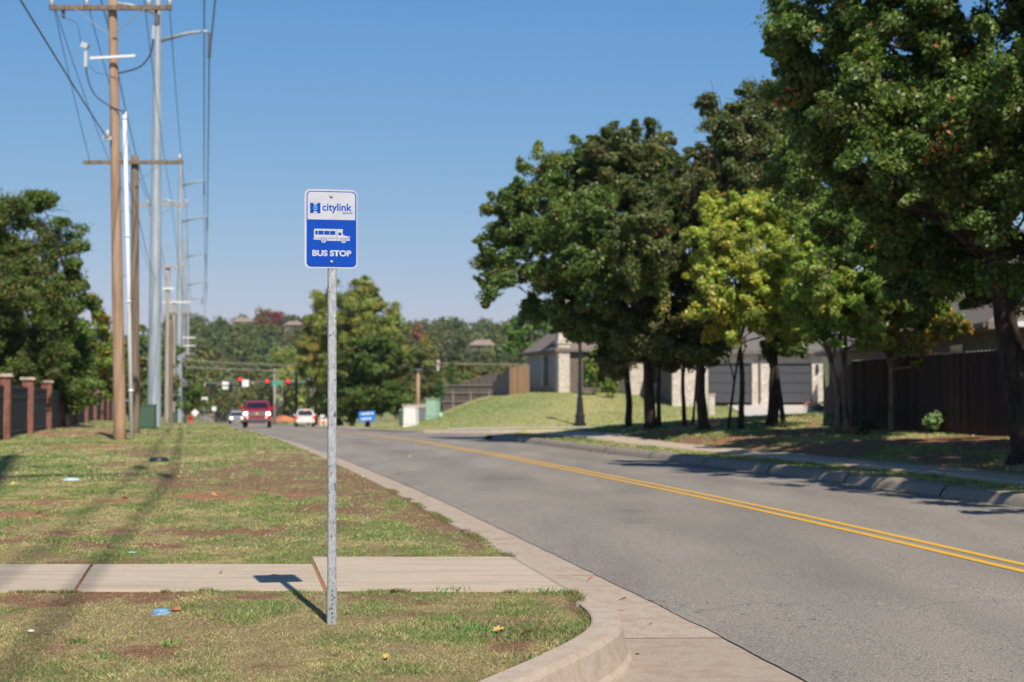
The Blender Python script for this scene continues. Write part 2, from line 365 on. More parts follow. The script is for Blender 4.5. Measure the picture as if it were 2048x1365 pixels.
def brickmat(name, c1, c2, mortar, w=.22, h=.075, ms=.012):
    m, nt, b, o = newmat(name); L = nt.links.new
    tc = N(nt, 'ShaderNodeTexCoord'); sp = N(nt, 'ShaderNodeSeparateXYZ'); L(tc.outputs['Object'], sp.inputs[0])
    ad = N(nt, 'ShaderNodeMath', operation='ADD'); L(sp.outputs['X'], ad.inputs[0]); L(sp.outputs['Y'], ad.inputs[1])
    cb = N(nt, 'ShaderNodeCombineXYZ'); L(ad.outputs[0], cb.inputs['X']); L(sp.outputs['Z'], cb.inputs['Y'])
    br = N(nt, 'ShaderNodeTexBrick'); br.inputs['Scale'].default_value = 1.; br.inputs['Brick Width'].default_value = w; br.inputs['Row Height'].default_value = h; br.inputs['Mortar Size'].default_value = ms
    br.inputs['Color1'].default_value = c4(c1); br.inputs['Color2'].default_value = c4(c2); br.inputs['Mortar'].default_value = c4(mortar); br.inputs['Bias'].default_value = 0.
    L(cb.outputs[0], br.inputs['Vector'])
    n = N(nt, 'ShaderNodeTexNoise', Scale=5., Detail=6.); L(tc.outputs['Object'], n.inputs['Vector'])
    mr = N(nt, 'ShaderNodeMapRange'); mr.inputs[1].default_value = .3; mr.inputs[2].default_value = .7; mr.inputs[3].default_value = .75; mr.inputs[4].default_value = 1.2; L(n.outputs['Fac'], mr.inputs[0])
    vm = N(nt, 'ShaderNodeVectorMath', operation='SCALE'); L(br.outputs['Color'], vm.inputs[0]); L(mr.outputs[0], vm.inputs['Scale'])
    L(vm.outputs[0], b.inputs['Base Color']); b.inputs['Roughness'].default_value = .9; b.inputs['Specular IOR Level'].default_value = .2
    bp = N(nt, 'ShaderNodeBump', Strength=.5, Distance=.01, invert=True); L(br.outputs['Fac'], bp.inputs['Height']); L(bp.outputs['Normal'], b.inputs['Normal'])
    return m
M['brick'] = brickmat('red_brick', (.25, .065, .042), (.15, .045, .033), (.26, .19, .155))
M['stone'] = brickmat('pale_stone_brick', (.58, .50, .43), (.68, .60, .53), (.40, .34, .29), .35, .12)
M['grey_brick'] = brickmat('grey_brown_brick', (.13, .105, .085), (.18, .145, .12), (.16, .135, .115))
M['cap'] = noisy('cast_cap', (.34, .27, .215), (.50, .41, .34), 14., .9)
def fencemat(name, c1, c2, c3, w=.145):
    m, nt, b, o = newmat(name); L = nt.links.new
    tc = N(nt, 'ShaderNodeTexCoord'); sp = N(nt, 'ShaderNodeSeparateXYZ'); L(tc.outputs['Object'], sp.inputs[0])
    dv = N(nt, 'ShaderNodeMath', operation='DIVIDE'); L(sp.outputs['X'], dv.inputs[0]); dv.inputs[1].default_value = w
    fl = N(nt, 'ShaderNodeMath', operation='FLOOR'); L(dv.outputs[0], fl.inputs[0])
    wn = N(nt, 'ShaderNodeTexWhiteNoise', noise_dimensions='1D'); L(fl.outputs[0], wn.inputs['W'])
    v = coords(nt, 'Object', (12, 12, 1.2)); n = N(nt, 'ShaderNodeTexNoise', Scale=2., Detail=6.); L(v, n.inputs['Vector'])
    ad = N(nt, 'ShaderNodeMath', operation='MULTIPLY_ADD'); L(wn.outputs['Value'], ad.inputs[0]); ad.inputs[1].default_value = .5; L(n.outputs['Fac'], ad.inputs[2])
    r = N(nt, 'ShaderNodeValToRGB'); r.color_ramp.elements[0].position = .4; r.color_ramp.elements[1].position = 1.; r.color_ramp.elements[0].color = c4(c1); r.color_ramp.elements[1].color = c4(c2); L(ad.outputs[0], r.inputs['Fac'])
    # reddish soil splash along the foot
    mr = N(nt, 'ShaderNodeMapRange'); mr.inputs[1].default_value = .35; mr.inputs[2].default_value = 0.; mr.inputs[3].default_value = 0; mr.inputs[4].default_value = .55; L(sp.outputs['Z'], mr.inputs[0])
    mx = N(nt, 'ShaderNodeMix', data_type='RGBA'); L(mr.outputs[0], mx.inputs['Factor']); L(r.outputs['Color'], mx.inputs[6]); mx.inputs[7].default_value = c4(c3)
    L(mx.outputs[2], b.inputs['Base Color']); b.inputs['Roughness'].default_value = .9; b.inputs['Specular IOR Level'].default_value = .15
    return m
M['fence_dark'] = fencemat('dark_stained_boards', (.028, .020, .016), (.062, .043, .034), (.13, .055, .035))
M['fence_tan'] = fencemat('tan_boards', (.30, .17, .10), (.46, .28, .17), (.34, .18, .10))
M['fence_grey'] = fencemat('weathered_grey_boards', (.15, .12, .105), (.27, .22, .20), (.2, .15, .12))
# ------------------------------------------------------------------ ground sheet
def inslab_g(x, y):
    return (y > 9.76) & (y < 11.66) & (x < 1.) & ((x > -1.6) | (y < 11.17))
def dirt_px():
    return [(120, 1194, 210, 15, 'd'), (40, 1270, 120, 34, 's'), (230, 1296, 150, 20, 'd'), (60, 1235, 60, 10, 's'), (90, 1003, 130, 7, 'r'), (215, 1003, 60, 4, 'r'), (45, 1032, 60, 9, 'r'),
            (420, 945, 130, 18, 'b'), (560, 975, 200, 26, 'b'), (730, 1000, 110, 30, 'b'), (600, 935, 130, 12, 'b'), (480, 990, 120, 9, 'r'), (640, 1018, 70, 7, 'd'), (280, 1062, 90, 10, 'd'), (120, 1060, 60, 7, 'd'), (430, 1066, 110, 9, 'd'), (330, 1090, 60, 6, 'd'), (150, 1085, 80, 6, 'd'),
            (340, 1050, 35, 6, 'r'), (740, 1198, 75, 6, 'd'), (830, 1234, 60, 7, 'd'), (890, 1215, 90, 10, 's'), (985, 1195, 70, 12, 's'), (1030, 1290, 90, 12, 's'), (540, 1334, 50, 6, 'd'), (440, 1300, 140, 12, 's'), (600, 1310, 120, 12, 's'), (270, 1128, 60, 6, 'd'), (160, 1125, 60, 5, 'd'), (330, 1330, 60, 8, 's'),
            (160, 862, 150, 5, 'r'), (210, 892, 130, 4, 'r'), (300, 905, 90, 8, 'b'), (120, 845, 120, 4, 'r'), (450, 857, 30, 2, 'r'), (700, 960, 190, 26, 'b'), (840, 1015, 110, 26, 'b'), (620, 925, 150, 16, 'b'), (930, 1065, 60, 16, 'b'), (760, 1030, 120, 14, 's'), (450, 960, 140, 16, 'b'), (880, 1040, 70, 16, 'b'), (950, 1090, 25, 12, 'b'), (1040, 1195, 60, 8, 's'), (1010, 1335, 80, 8, 's'), (1120, 1290, 40, 14, 's'), (820, 1205, 40, 5, 'd'), (505, 1196, 60, 5, 'd')]
DP = dirt_px()
GREEN = np.array((.10, .175, .05)); GREEN2 = np.array((.19, .245, .07)); STRAW = np.array((.40, .315, .165)); DIRT = np.array((.235, .125, .078)); REDD = np.array((.34, .17, .10)); BROWN = np.array((.215, .135, .082))
def ground_state(x, y):
    """returns (bare 0..1, straw 0..1, bare colour)"""
    z = np.zeros_like(x)
    fy = y * math.cos(PIT) + (z - CH) * math.sin(PIT); fz = -y * math.sin(PIT) + (z - CH) * math.cos(PIT)
    ok = fy > 1; fy = np.maximum(fy, 1)
    px = 1024 + F * x / fy; row = 682.5 - F * fz / fy
    bare = np.zeros_like(x); straw = np.zeros_like(x); colr = np.tile(DIRT, (len(x), 1))
    wob = fbm(x * 2.2, y * 1.1, 21) - .5; wob2 = (fbm(x * 7, y * 5, 31) - .5) * 1.3 + (vnoise(x * 34, y * 34, 33) - .5) * .55
    left = x < Cx(y)
    for (a, b, rx, ry, k) in DP:
        d = ((px - a) / (rx * 1.15)) ** 2 + ((row - b) / (ry * 1.15)) ** 2
        m = np.clip((1.05 - d + wob * 3.6 + wob2 * 2.2) * 1.3, 0, 1) * (d < 3.5) * left * ok
        if k == 's': straw = np.maximum(straw, m)
        elif k == 'b':
            m2 = m * .97; colr[m2 > bare] = BROWN; bare = np.maximum(bare, m2); straw = np.maximum(straw, m)
        else:
            colr[m > bare] = REDD if k == 'r' else DIRT; bare = np.maximum(bare, m)
    js = inslab_g(x, y); bare = np.where(js, 1., bare); colr = np.where(js[:, None], np.array((.38, .19, .09)), colr)
    gx = Gx(y) - x; ed = left & (gx > -.1) & (gx < .10) & (y < 40); bare = np.where(ed, np.maximum(bare, np.clip((fbm(x * 5, y * 2.3, 41) - .40) * 6, 0, 1)), bare); colr = np.where(ed[:, None] , np.array((.20, .12, .07)), colr)
    # general patchiness
    n1 = fbm(x * .7, y * .45, 51); n2 = fbm(x * 2.4, y * 2.0, 61)
    straw = np.maximum(straw, np.clip((n1 * .5 + n2 * .8 - .60) * 7.5, 0, 1) * .95)
    bare = np.maximum(bare, np.clip((fbm(x * 1.7, y * .9, 71) - .60) * 6, 0, 1) * .9)
    # right-hand plot: bare red earth and litter below the trees
    v = x - Rx(y)
    tr = (v > 2.2) & (y > 18) & (y < 52)
    bare = np.where(tr, np.maximum(bare, np.clip((fbm(x * .5, y * .35, 81) - .44) * 5, 0, 1)), bare)
    colr = np.where((tr & (fbm(x * .8, y * .5, 83) > .48))[:, None], REDD * .8, colr)
    # fence foot
    return bare, straw, colr
def ground_color(x, y):
    bare, straw, colr = ground_state(x, y)
    t = fbm(x * .33, y * .33, 91)[:, None]
    g = GREEN * (1 - t) + GREEN2 * t
    # far: turf colour as the eye sees it from afar
    s = straw[:, None]
    c = g * (1 - s) + STRAW * .95 * s
    nearm = sstep(26, 9, y)[:, None]
    thatch = np.array((.24, .19, .10))
    c = c * (1 - nearm) + (c * .45 + thatch * .55) * nearm
    b = bare[:, None]
    c = c * (1 - b) + colr * b
    f = sstep(230, 400, y)[:, None]
    c = c * (1 - f) + np.array((.09, .10, .045)) * f
    m = ((x > Rx(y)) & (y > 64) & (y < 200))[:, None]
    lg = fbm(x * .22, y * .12, 95)[:, None]
    c = np.where(m, np.array((.12, .19, .06)) * (1 - lg) * 1.15 + np.array((.46, .38, .17)) * lg, c)
    return c
ys = np.concatenate([np.arange(-200, -10, 15.), np.arange(-10, 3, 1.), np.arange(3, 14, .07), np.arange(14, 30, .14), np.arange(30, 75, .2), np.arange(75, 130, .6), np.arange(130, 300, 2.5), np.arange(300, 640, 8), np.arange(640, 1500, 60), [1600, 2200]])
ul = np.concatenate([[1600, 900, 500, 300], np.arange(220, 40, -15), np.arange(40, 14, -.8), np.arange(14, 5.5, -.2), np.arange(5.5, .02, -.07), [0.]])
ur = np.concatenate([[0.], np.arange(.1, 3, .16), np.arange(3, 16, .22), np.arange(16, 44, 1.), np.arange(44, 220, 14), [300, 500, 900, 1600]])
gy, gu = np.meshgrid(ys, ul, indexing='ij'); XL = Gx(gy) - gu
mid = np.stack([Gx(ys) + .10, (Gx(ys) + .10) * .5 + .5 * (Rx(ys) + RB - .12), Rx(ys) + RB - .12], 1)
gy2, gv = np.meshgrid(ys, ur, indexing='ij'); XR = Rx(gy2) + RB + gv
X = np.concatenate([XL, mid, XR], 1); Y = np.repeat(ys[:, None], X.shape[1], 1)
nl = len(ul)
Z = H(X, Y)
zlow = zc(ys)[:, None] - .42
Z[:, nl:nl + 3] = zlow
st = in_street(X, Y, .06); st[:, :nl + 3] = False
Z = np.where(st, np.minimum(Z, zc(Y) - .5), Z)
V = np.stack([X.ravel(), Y.ravel(), Z.ravel()], 1)
nx = X.shape[1]; ii = (np.arange(len(ys) - 1)[:, None] * nx + np.arange(nx - 1)[None, :]).ravel()
Fq = np.stack([ii, ii + 1, ii + nx + 1, ii + nx], 1).ravel()
tag(npmesh('ground', V, Fq, M['ground'], 4, ground_color(V[:, 0], V[:, 1]), smooth=True), kind='structure')
# ------------------------------------------------------------------ road, gutter, curbs, paint
def strip(name, cols, yy, mat, kind='structure', label=None):
    """cols: list of functions y->(x,z) arrays"""
    xs = [c(yy) for c in cols]
    Xs = np.stack([a[0] for a in xs], 1); Zs = np.stack([a[1] for a in xs], 1)
    V = np.stack([Xs.ravel(), np.repeat(yy, Xs.shape[1]), Zs.ravel()], 1)
    n = Xs.shape[1]; i = (np.arange(len(yy) - 1)[:, None] * n + np.arange(n - 1)[None, :]).ravel()
    o = npmesh(name, V, np.stack([i, i + 1, i + n + 1, i + n], 1).ravel(), mat, 4, smooth=False)
    if kind: tag(o, kind=kind)
    return o
yr = np.concatenate([np.arange(-60, 0, 5.), np.arange(0, 80, .5), np.arange(80, 300, 3.), np.arange(300, 620, 10.)])
def zroad(x, y):
    t = np.where(x < Cx(y), (Cx(y) - x) / np.maximum(Cx(y) - Lx(y), .1), (x - Cx(y)) / np.maximum(Rx(y) - Cx(y), .1))
    return zc(y) - .05 * np.clip(t, 0, 1.3) ** 1.6
def rc(fn, dz=0.): return lambda y: (fn(y), zroad(fn(y), y) + dz)
rough_edge = lambda y: Lx(y) + (fbm(y * 3, y * 0, 5) - .5) * .035
yf = np.concatenate([np.arange(-60, 0, 5.), np.arange(0, 20, .06), np.arange(20, 80, .5), np.arange(80, 300, 3.), np.arange(300, 620, 10.)])
road = strip('road', [rc(rough_edge)] + [rc(lambda y, k=k: Lx(y) * (1 - k) + Cx(y) * k) for k in np.arange(.05, 1, .05)] + [rc(Cx)] + [rc(lambda y, k=k: Cx(y) * (1 - k) + Rx(y) * k) for k in np.arange(.05, 1.01, .05)] + [rc(lambda y: Rx(y) + .1)], yf, M['asphalt'])
def wear(o):
    n = len(o.data.vertices); c = np.empty(n * 3); o.data.vertices.foreach_get('co', c); c = c.reshape(-1, 3); x, y = c[:, 0], c[:, 1]
    tl = np.clip((x - Lx(y)) / np.maximum(Cx(y) - Lx(y), .1), 0, 1); tr = np.clip((x - Cx(y)) / np.maximum(Rx(y) - Cx(y), .1), 0, 1)
    w = lambda t: np.exp(-((t - .28) / .10) ** 2) + np.exp(-((t - .74) / .10) ** 2) - .9 * np.exp(-((t - .52) / .09) ** 2)
    lat = np.where(x < Cx(y), w(tl), w(tr)) if o.name == 'road' else 0 * x
    v = 1.0 + .055 * lat + .16 * (fbm(x * .35, y * .12, 201) - .5) + .14 * (fbm(x * 1.6, y * .5, 203) - .5) - .10 * np.exp(-np.abs(x - Rx(y)) / .35)
    blot = np.clip((fbm(x * 1.1, y * .8, 207) - .66) * 8, 0, 1) * np.clip(1 - np.abs(tl - .52) / .3, 0, 1); v = v * (1 - .22 * blot)
    at = o.data.color_attributes.new('Col', 'FLOAT_COLOR', 'POINT'); cc = np.ones((n, 4), np.float32); cc[:, :3] = v[:, None]; at.data.foreach_set('color', cc.ravel())
wear(road)
for s in (-1, 1):
    strip('centre_line', [rc(lambda y, s=s: Cx(y) + s * .125 - .055, .005), rc(lambda y, s=s: Cx(y) + s * .125 + .055, .005)], np.concatenate([np.arange(0, 80, .5), np.arange(80, 300, 3.)]), M['yellow'])
# left gutter, plus the apron of the driveway towards the camera
kf = lambda y: Gx(y) + .17
def bays(y0, y1, L_=3.05):
    out = []; a = y0
    while a < y1: out.append(np.append(np.arange(a + (.006 if a > y0 else 0), min(a + L_, y1) - .02, .1), min(a + L_, y1) - .006)); a += L_
    return out
for yy_b in bays(9.004, 39.5) + [np.concatenate([np.arange(39.5, 110, 1.), np.arange(110, 300, 4.)])]: strip('gutter', [lambda y: (kf(y) - .1, zroad(Lx(y), y) - .01), lambda y: (kf(y), zroad(Lx(y), y) - .008), lambda y: (Lx(y) + .03, zroad(Lx(y), y) - .006)], yy_b, M['gutter'])
M['apron'] = concrete('apron_concrete', (.30, .235, .18), (.44, .36, .285), (.30, .215, .15), .75)
ya = np.append(np.arange(-2., 9.0, .12), 9.012)
strip('driveway', [lambda y: (np.minimum(Gx(y) + .1, Lx(y) - .5), zroad(Lx(y), y) - .0125 + 0 * y), lambda y: (Lx(y) - .45, zroad(Lx(y), y) - .0105), lambda y: (Lx(y) + .03, zroad(Lx(y), y) - .009)], ya, M['apron'])
def curb(name, yy, xb, prof, mat, ztop):
    """prof: list of (dx, dz) from the grass side over the top to the gutter"""
    cols = [lambda y, d=d: (xb(y) + d[0], ztop(y) + d[1]) for d in prof]
    return strip(name, cols, yy, mat)
zt = lambda y: zc(y) + .12 - .045 * sstep(9.15, 9.6, y) * 0
for yy_b in bays(9.05, 39.6) + [np.concatenate([np.arange(39.6, 110, 1.), np.arange(110, 300, 4.)])]: curb('curb', yy_b, Gx,
     [(-.02, -.12), (-.02, .008), (.05, .005), (.10, -.015), (.15, -.07), (.20, -.16), (.22, -.3)], M['curb'], zt)
# raised return curb swept round into the driveway (real normals, rounded nose)
pts = []
for y in np.arange(3.2, 9.04, .1): pts.append((float(Gx(y)), y))
pts.append((float(Gx(9.04)), 9.04))
def sweep(name, pts, prof, mat, z0, side=1, kind='structure'):
    """prof (offset to the right of travel, dz)"""
    V = []; n = len(prof)
    for i, p in enumerate(pts):
        a = Vector(pts[max(i - 1, 0)]); b = Vector(pts[min(i + 1, len(pts) - 1)]); t = (b - a).normalized(); r = Vector((t.y, -t.x)) * side
        z = z0(p[0], p[1]) if callable(z0) else z0
        for o, dz in prof: V.append((p[0] + r.x * o, p[1] + r.y * o, z + dz))
    Fs = []
    for i in range(len(pts) - 1):
        for k in range(n - 1): Fs += [i * n + k, i * n + k + 1, (i + 1) * n + k + 1, (i + 1) * n + k]
    o = npmesh(name, np.array(V), np.array(Fs), mat, 4, smooth=False)
    o.data.polygons.foreach_set('use_smooth', [False] * len(o.data.polygons))
    mb = None
    if kind: tag(o, kind=kind)
    return o
cp = [(-.012, -.25), (-.012, .02), (.0, .026), (.135, .024), (.158, .018), (.172, -.004), (.185, -.08), (.200, -.15), (.222, -.176), (.24, -.22)]
sweep('return_curb', pts, cp, M['curb'], lambda x, y: .012)
e = MB(); x9 = float(Gx(9.04)); e.poly([(x9 + o, 9.04, .012 + dz) for o, dz in cp]); tag(e.build('return_curb', M['curb']), kind='structure')
# right curb: tall, worn, with joints
def rcurb(y0, y1):
    yy = np.arange(y0, y1, .12)
    w = lambda y: (fbm(y * 4, y * 0 + 3, 8) - .5) * .014
    return strip('curb', [lambda y: (Rx(y) - .02, zroad(Rx(y), y) - .05), lambda y: (Rx(y) + .01, zroad(Rx(y), y) + .02), lambda y: (Rx(y) + .05, zroad(Rx(y), y) + .095 + w(y)), lambda y: (Rx(y) + .11, zroad(Rx(y), y) + .15 + w(y)),
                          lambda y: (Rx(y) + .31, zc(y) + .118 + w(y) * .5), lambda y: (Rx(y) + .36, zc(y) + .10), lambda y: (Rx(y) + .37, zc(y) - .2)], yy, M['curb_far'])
yy0 = 6.
while yy0 < 48.4:
    rcurb(yy0 + .012, min(yy0 + 3.05, 48.5)); yy0 += 3.05
# curb round the corner of the side street and along both its edges
def edge_curb(pts, side, mat=None):
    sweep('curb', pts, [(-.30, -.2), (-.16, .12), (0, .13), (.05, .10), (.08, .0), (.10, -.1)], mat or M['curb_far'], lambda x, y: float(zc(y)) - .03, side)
ne = [(x, float(near_edge(x))) for x in np.concatenate([[float(Rx(48.5)) + .12], np.arange(float(Rx(50.)) + .25, 14, .4), np.arange(14, 60, 2.)])]
edge_curb(ne, 1 if False else -1)
fe = [(x, float(far_edge(x))) for x in np.concatenate([np.arange(-8.6, 4, .35), np.arange(4, 60, 2.)])]
edge_curb(fe, 1, M['gutter'])
yy = np.arange(81, 180, 2.)
strip('curb', [lambda y: (Rx(y) - .02, zroad(Rx(y), y) - .02), lambda y: (Rx(y) + .03, zroad(Rx(y), y) + .1), lambda y: (Rx(y) + .4, zc(y) + .11), lambda y: (Rx(y) + .45, zc(y) - .1)], yy, M['gutter'])
# side street surface
xs_ = np.concatenate([np.arange(-9, 16, .5), np.arange(16, 61, 3.)]); ts = np.linspace(0, 1, 9)
V = []; 
for x in xs_:
    a = float(near_edge(x)) + .03; b = float(far_edge(x)) - .03
    for t in ts:
        y = a * (1 - t) + b * t
        V.append((x, y, 0))
V = np.array(V)
V[:, 0] = np.maximum(V[:, 0], Rx(V[:, 1]) - .3)
V[:, 2] = zc(V[:, 1]) - .045 - .03 * 0
n = len(ts); i = (np.arange(len(xs_) - 1)[:, None] * n + np.arange(n - 1)[None, :]).ravel()
o = npmesh('side_street', V, np.stack([i, i + n, i + n + 1, i + 1], 1).ravel(), M['asphalt'], 4); tag(o, kind='structure'); wear(o)
# left sidewalk : slabs with open joints
def gpt(px, row, z=0.):
    sx, sz = ray(px, row); D = (z - CH) / sz; return (sx * D, D)
def slab(poly, name='sidewalk', z=.014, t=.1, mat=None):
    mb = MB(); n = len(poly)
    mb.add([(p[0], p[1], z - t) for p in poly] + [(p[0], p[1], z) for p in poly], [tuple(range(n)), tuple(range(n, 2 * n))] + [(k, (k + 1) % n, n + (k + 1) % n, n + k) for k in range(n)])
    return tag(mb.build(name, mat or M['walk'], bevel=.006), kind='structure')
yn, yfar, yp = gpt(0, 1185)[1], gpt(0, 1132)[1], gpt(0, 1117)[1]
jl = gpt(184, 1132), gpt(150, 1185); jr = gpt(621, 1117), gpt(651, 1185)
jd = (jl[0][0] - jl[1][0], 0)
def joint(k): return (jl[0][0] - k * 1.53, yfar), (jl[1][0] - k * 1.53, yn)
jrm = (jr[0][0] + (jr[1][0] - jr[0][0]) * (yp - yfar) / (yp - yn), yfar)
slab([(jl[1][0] + .012, yn), (jr[1][0] - .014, yn), (jrm[0] - .014, yfar), (jl[0][0] + .012, yfar)])
for k in range(0, 9):
    a, b = joint(k), joint(k + 1)
    slab([(b[1][0] + .012, yn), (a[1][0] - .012, yn), (a[0][0] - .012, yfar), (b[0][0] + .012, yfar)])
g = [(float(Gx(y)) - .035, y) for y in np.linspace(yn, yp, 8)]
slab([(jr[1][0] + .014, yn)] + g + [(jr[0][0] + .014, yp)])
PADX0 = jr[1][0]
# right-hand sidewalk
def hs(x, y): return H(x, y)
yw = np.arange(8, 47.5, .4)
strip('sidewalk', [lambda y, o=o, dz=dz: (Rx(y) + o, hs(Rx(y) + o, y) + dz) for o, dz in ((1.28, -.06), (1.30, .03), (1.7, .032), (2.1, .032), (2.5, .03), (2.52, -.06))], yw, M['walk'])
# driveway up to the garages
V = []; xs2 = np.linspace(11.8, 17.2, 12); ys2 = np.linspace(65.0, 78.4, 30)
A, B = np.meshgrid(xs2, ys2, indexing='ij'); V = np.stack([A.ravel(), B.ravel(), H(A.ravel(), B.ravel()) + .05], 1)
n = len(ys2); i = (np.arange(len(xs2) - 1)[:, None] * n + np.arange(n - 1)[None, :]).ravel()
tag(npmesh('driveway', V, np.stack([i, i + n, i + n + 1, i + 1], 1).ravel(), M['drive'], 4), kind='structure')
# sidewalk running along the far side of the side street, past the lamp post
xx = np.arange(-3, 40, .6); V = []
for x in xx:
    for d in (.17, .5, .9, 1.3): y = float(far_edge(x)) + d; V.append((x, y, h1(x, y) + .03))
i = (np.arange(len(xx) - 1)[:, None] * 4 + np.arange(3)[None, :]).ravel()
tag(npmesh('sidewalk', np.array(V), np.stack([i, i + 4, i + 5, i + 1], 1).ravel(), M['drive'], 4), kind='structure')
# ------------------------------------------------------------------ grass blades
rng = np.random.default_rng(5)
def blades(x, y, zoff, hgt, wid, lean, col):
    n = len(x); z = H(x, y) + zoff
    a = rng.uniform(0, 2 * np.pi, n); dx = np.cos(a) * wid / 2; dy = np.sin(a) * wid / 2
    la = rng.uniform(0, 2 * np.pi, n); l = lean * rng.uniform(.2, 1, n) * hgt
    p0 = np.stack([x - dx, y - dy, z], 1); p1 = np.stack([x + dx, y + dy, z], 1)
    p2 = np.stack([x + np.cos(la) * l, y + np.sin(la) * l, z + hgt], 1)
    V = np.stack([p0, p1, p2], 1).reshape(-1, 3)
    return V, np.repeat(col, 3, 0)
def inslab(x, y):
    a = (y > yn - .0) & (y < yfar + .0) & (x < jr[1][0] + 1)
    b = (y > yn) & (y < yp) & (x > jr[0][0] + (jr[1][0] - jr[0][0]) * (yp - y) / (yp - yn))
    return a | b
Vs = []; Cs = []
def region(n, y0, y1, side, h0, w0, vmax=40.):
    y = rng.uniform(y0, y1, n)
    if side == 'L':
        x1 = Gx(y) + .01; x0 = np.maximum(-.40 * y - .5, x1 - vmax); x = x0 + (x1 - x0) * rng.uniform(0, 1, n)
        keep = ~inslab(x, y) & (rng.uniform(0, 1, n) < np.clip((x1 - x0) / ((.40 * y1 + .5)), .05, 1) + 0.05)
    else:
        x0 = Rx(y) + .36; x1 = np.minimum(.40 * y + 1, x0 + vmax); x = x0 + (x1 - x0) * rng.uniform(0, 1, n)
        v = x - Rx(y); keep = ((v < 1.28) | (v > 2.52)) & ((y < near_edge(x) - .4) | (y > far_edge(x) + 1.3)) & (x1 > x0)
        keep &= ~((x > 11.7) & (x < 17.3) & (y > 60))
    x, y = x[keep], y[keep]
    bare, straw, colr = ground_state(x, y)
    if side == 'R': straw = straw * .7
    k = rng.uniform(0, 1, len(x)) > bare * .95
    x, y, bare, straw = x[k], y[k], bare[k], straw[k]
    m = len(x)
    s = rng.uniform(0, 1, m) < (straw * .44 + .16)
    t = rng.uniform(0, 1, (m, 1)); lush = np.clip(fbm(x * 4.2, y * 3.4, 101) * 1.9 - .45, 0, 1)
    g = np.array((.125, .215, .066)) * (1 - t) + np.array((.30, .37, .13)) * t
    st = np.array((.50, .38, .19)) * (1 - t) + np.array((.80, .66, .38)) * t
    c = np.where(s[:, None], st, g) * rng.uniform(.6, 1.35, (m, 1))
    if side == 'R' and y0 > 60: c = c * np.array((1.05, 1.05, .95))
    h = h0 * rng.uniform(.35, 1.15, m) * (1 - .45 * straw) * (.45 + 1.1 * lush)
    c = c * (.72 + .56 * fbm(x * 7, y * 7, 131, 3))[:, None]
    V, C = blades(x, y, -.004, h, w0 * rng.uniform(.6, 1.3, m), 2.2, c)
    Vs.append(V); Cs.append(C)
region(520000, 5.2, 12.5, 'L', .026, .0042)
region(320000, 12.5, 22, 'L', .032, .0080)
region(170000, 22, 45, 'L', .045, .018)
region(60000, 45, 90, 'L', .05, .045)
region(150000, 15, 36, 'R', .055, .016)
region(80000, 36, 54, 'R', .06, .03)
region(90000, 65, 100, 'R', .05, .05)
for n, y0, y1, L_ in ((150000, 5.2, 12.5, .028), (90000, 12.5, 24, .05)):
    y = rng.uniform(y0, y1, n); x1 = Gx(y) - .01; x0 = -.40 * y - .5; x = x0 + (x1 - x0) * rng.uniform(0, 1, n); k = ~inslab(x, y) & (rng.uniform(0, 1, n) < (x1 - x0) / (.4 * y1)); x, y = x[k], y[k]; m = len(x)
    t = rng.uniform(0, 1, (m, 1)); c = np.where(rng.uniform(0, 1, (m, 1)) < .40, np.array((.46, .35, .20)) * (.6 + .7 * t), np.array((.20, .12, .075)) * (.5 + t))
    V_, C_ = blades(x, y, .001, rng.uniform(.003, .010, m), L_ * .16, 0, c); a = rng.uniform(0, 6.283, m); l = L_ * rng.uniform(.3, 1.2, m); V_ = V_.reshape(-1, 3, 3); V_[:, 2, 0] += np.cos(a) * l; V_[:, 2, 1] += np.sin(a) * l
    Vs.append(V_.reshape(-1, 3)); Cs.append(C_)
# shaggy fringes spilling over the slab edges and the curb
n = 26000
yq = rng.uniform(5.4, 20, n); xq = Gx(yq) + rng.uniform(-.06, .03, n) ** 1
c = np.where(rng.uniform(0, 1, (n, 1)) < .55, np.array((.12, .19, .055)), np.array((.42, .32, .17))) * rng.uniform(.6, 1.2, (n, 1))
k = (fbm(yq * 2.3, yq * 0, 7) > .46) & ~((yq > yn - .02) & (yq < yp)); V_, C_ = blades(xq[k], yq[k], .0, rng.uniform(.012, .04, n)[k], .005, 1.6, c[k]); Vs.append(V_); Cs.append(C_)
for (yy_, s) in ((yn - .015, -1), (yfar + .012, 1), (yp + .012, 1)):
    x0, x1 = (-4.2, .25) if s < 0 else ((-4.5, jr[0][0]) if yy_ < yp else (jr[0][0], -.12))
    m = 9000; xq = rng.uniform(x0, x1, m); yq = yy_ + s * np.abs(rng.normal(0, .02, m)) - s * .02 * (fbm(xq * 3, xq * 0, 17) > .5)
    k = (fbm(xq * 3.1, xq * 0 + 4, 27) > .50) & (rng.uniform(0, 1, m) < .5)
    c = np.where(rng.uniform(0, 1, (m, 1)) < .6, np.array((.12, .19, .055)), np.array((.42, .32, .17))) * rng.uniform(.6, 1.2, (m, 1))
    V_, C_ = blades(xq[k], yq[k], .0, rng.uniform(.012, .036, m)[k], .005, 1.8, c[k]); Vs.append(V_); Cs.append(C_)
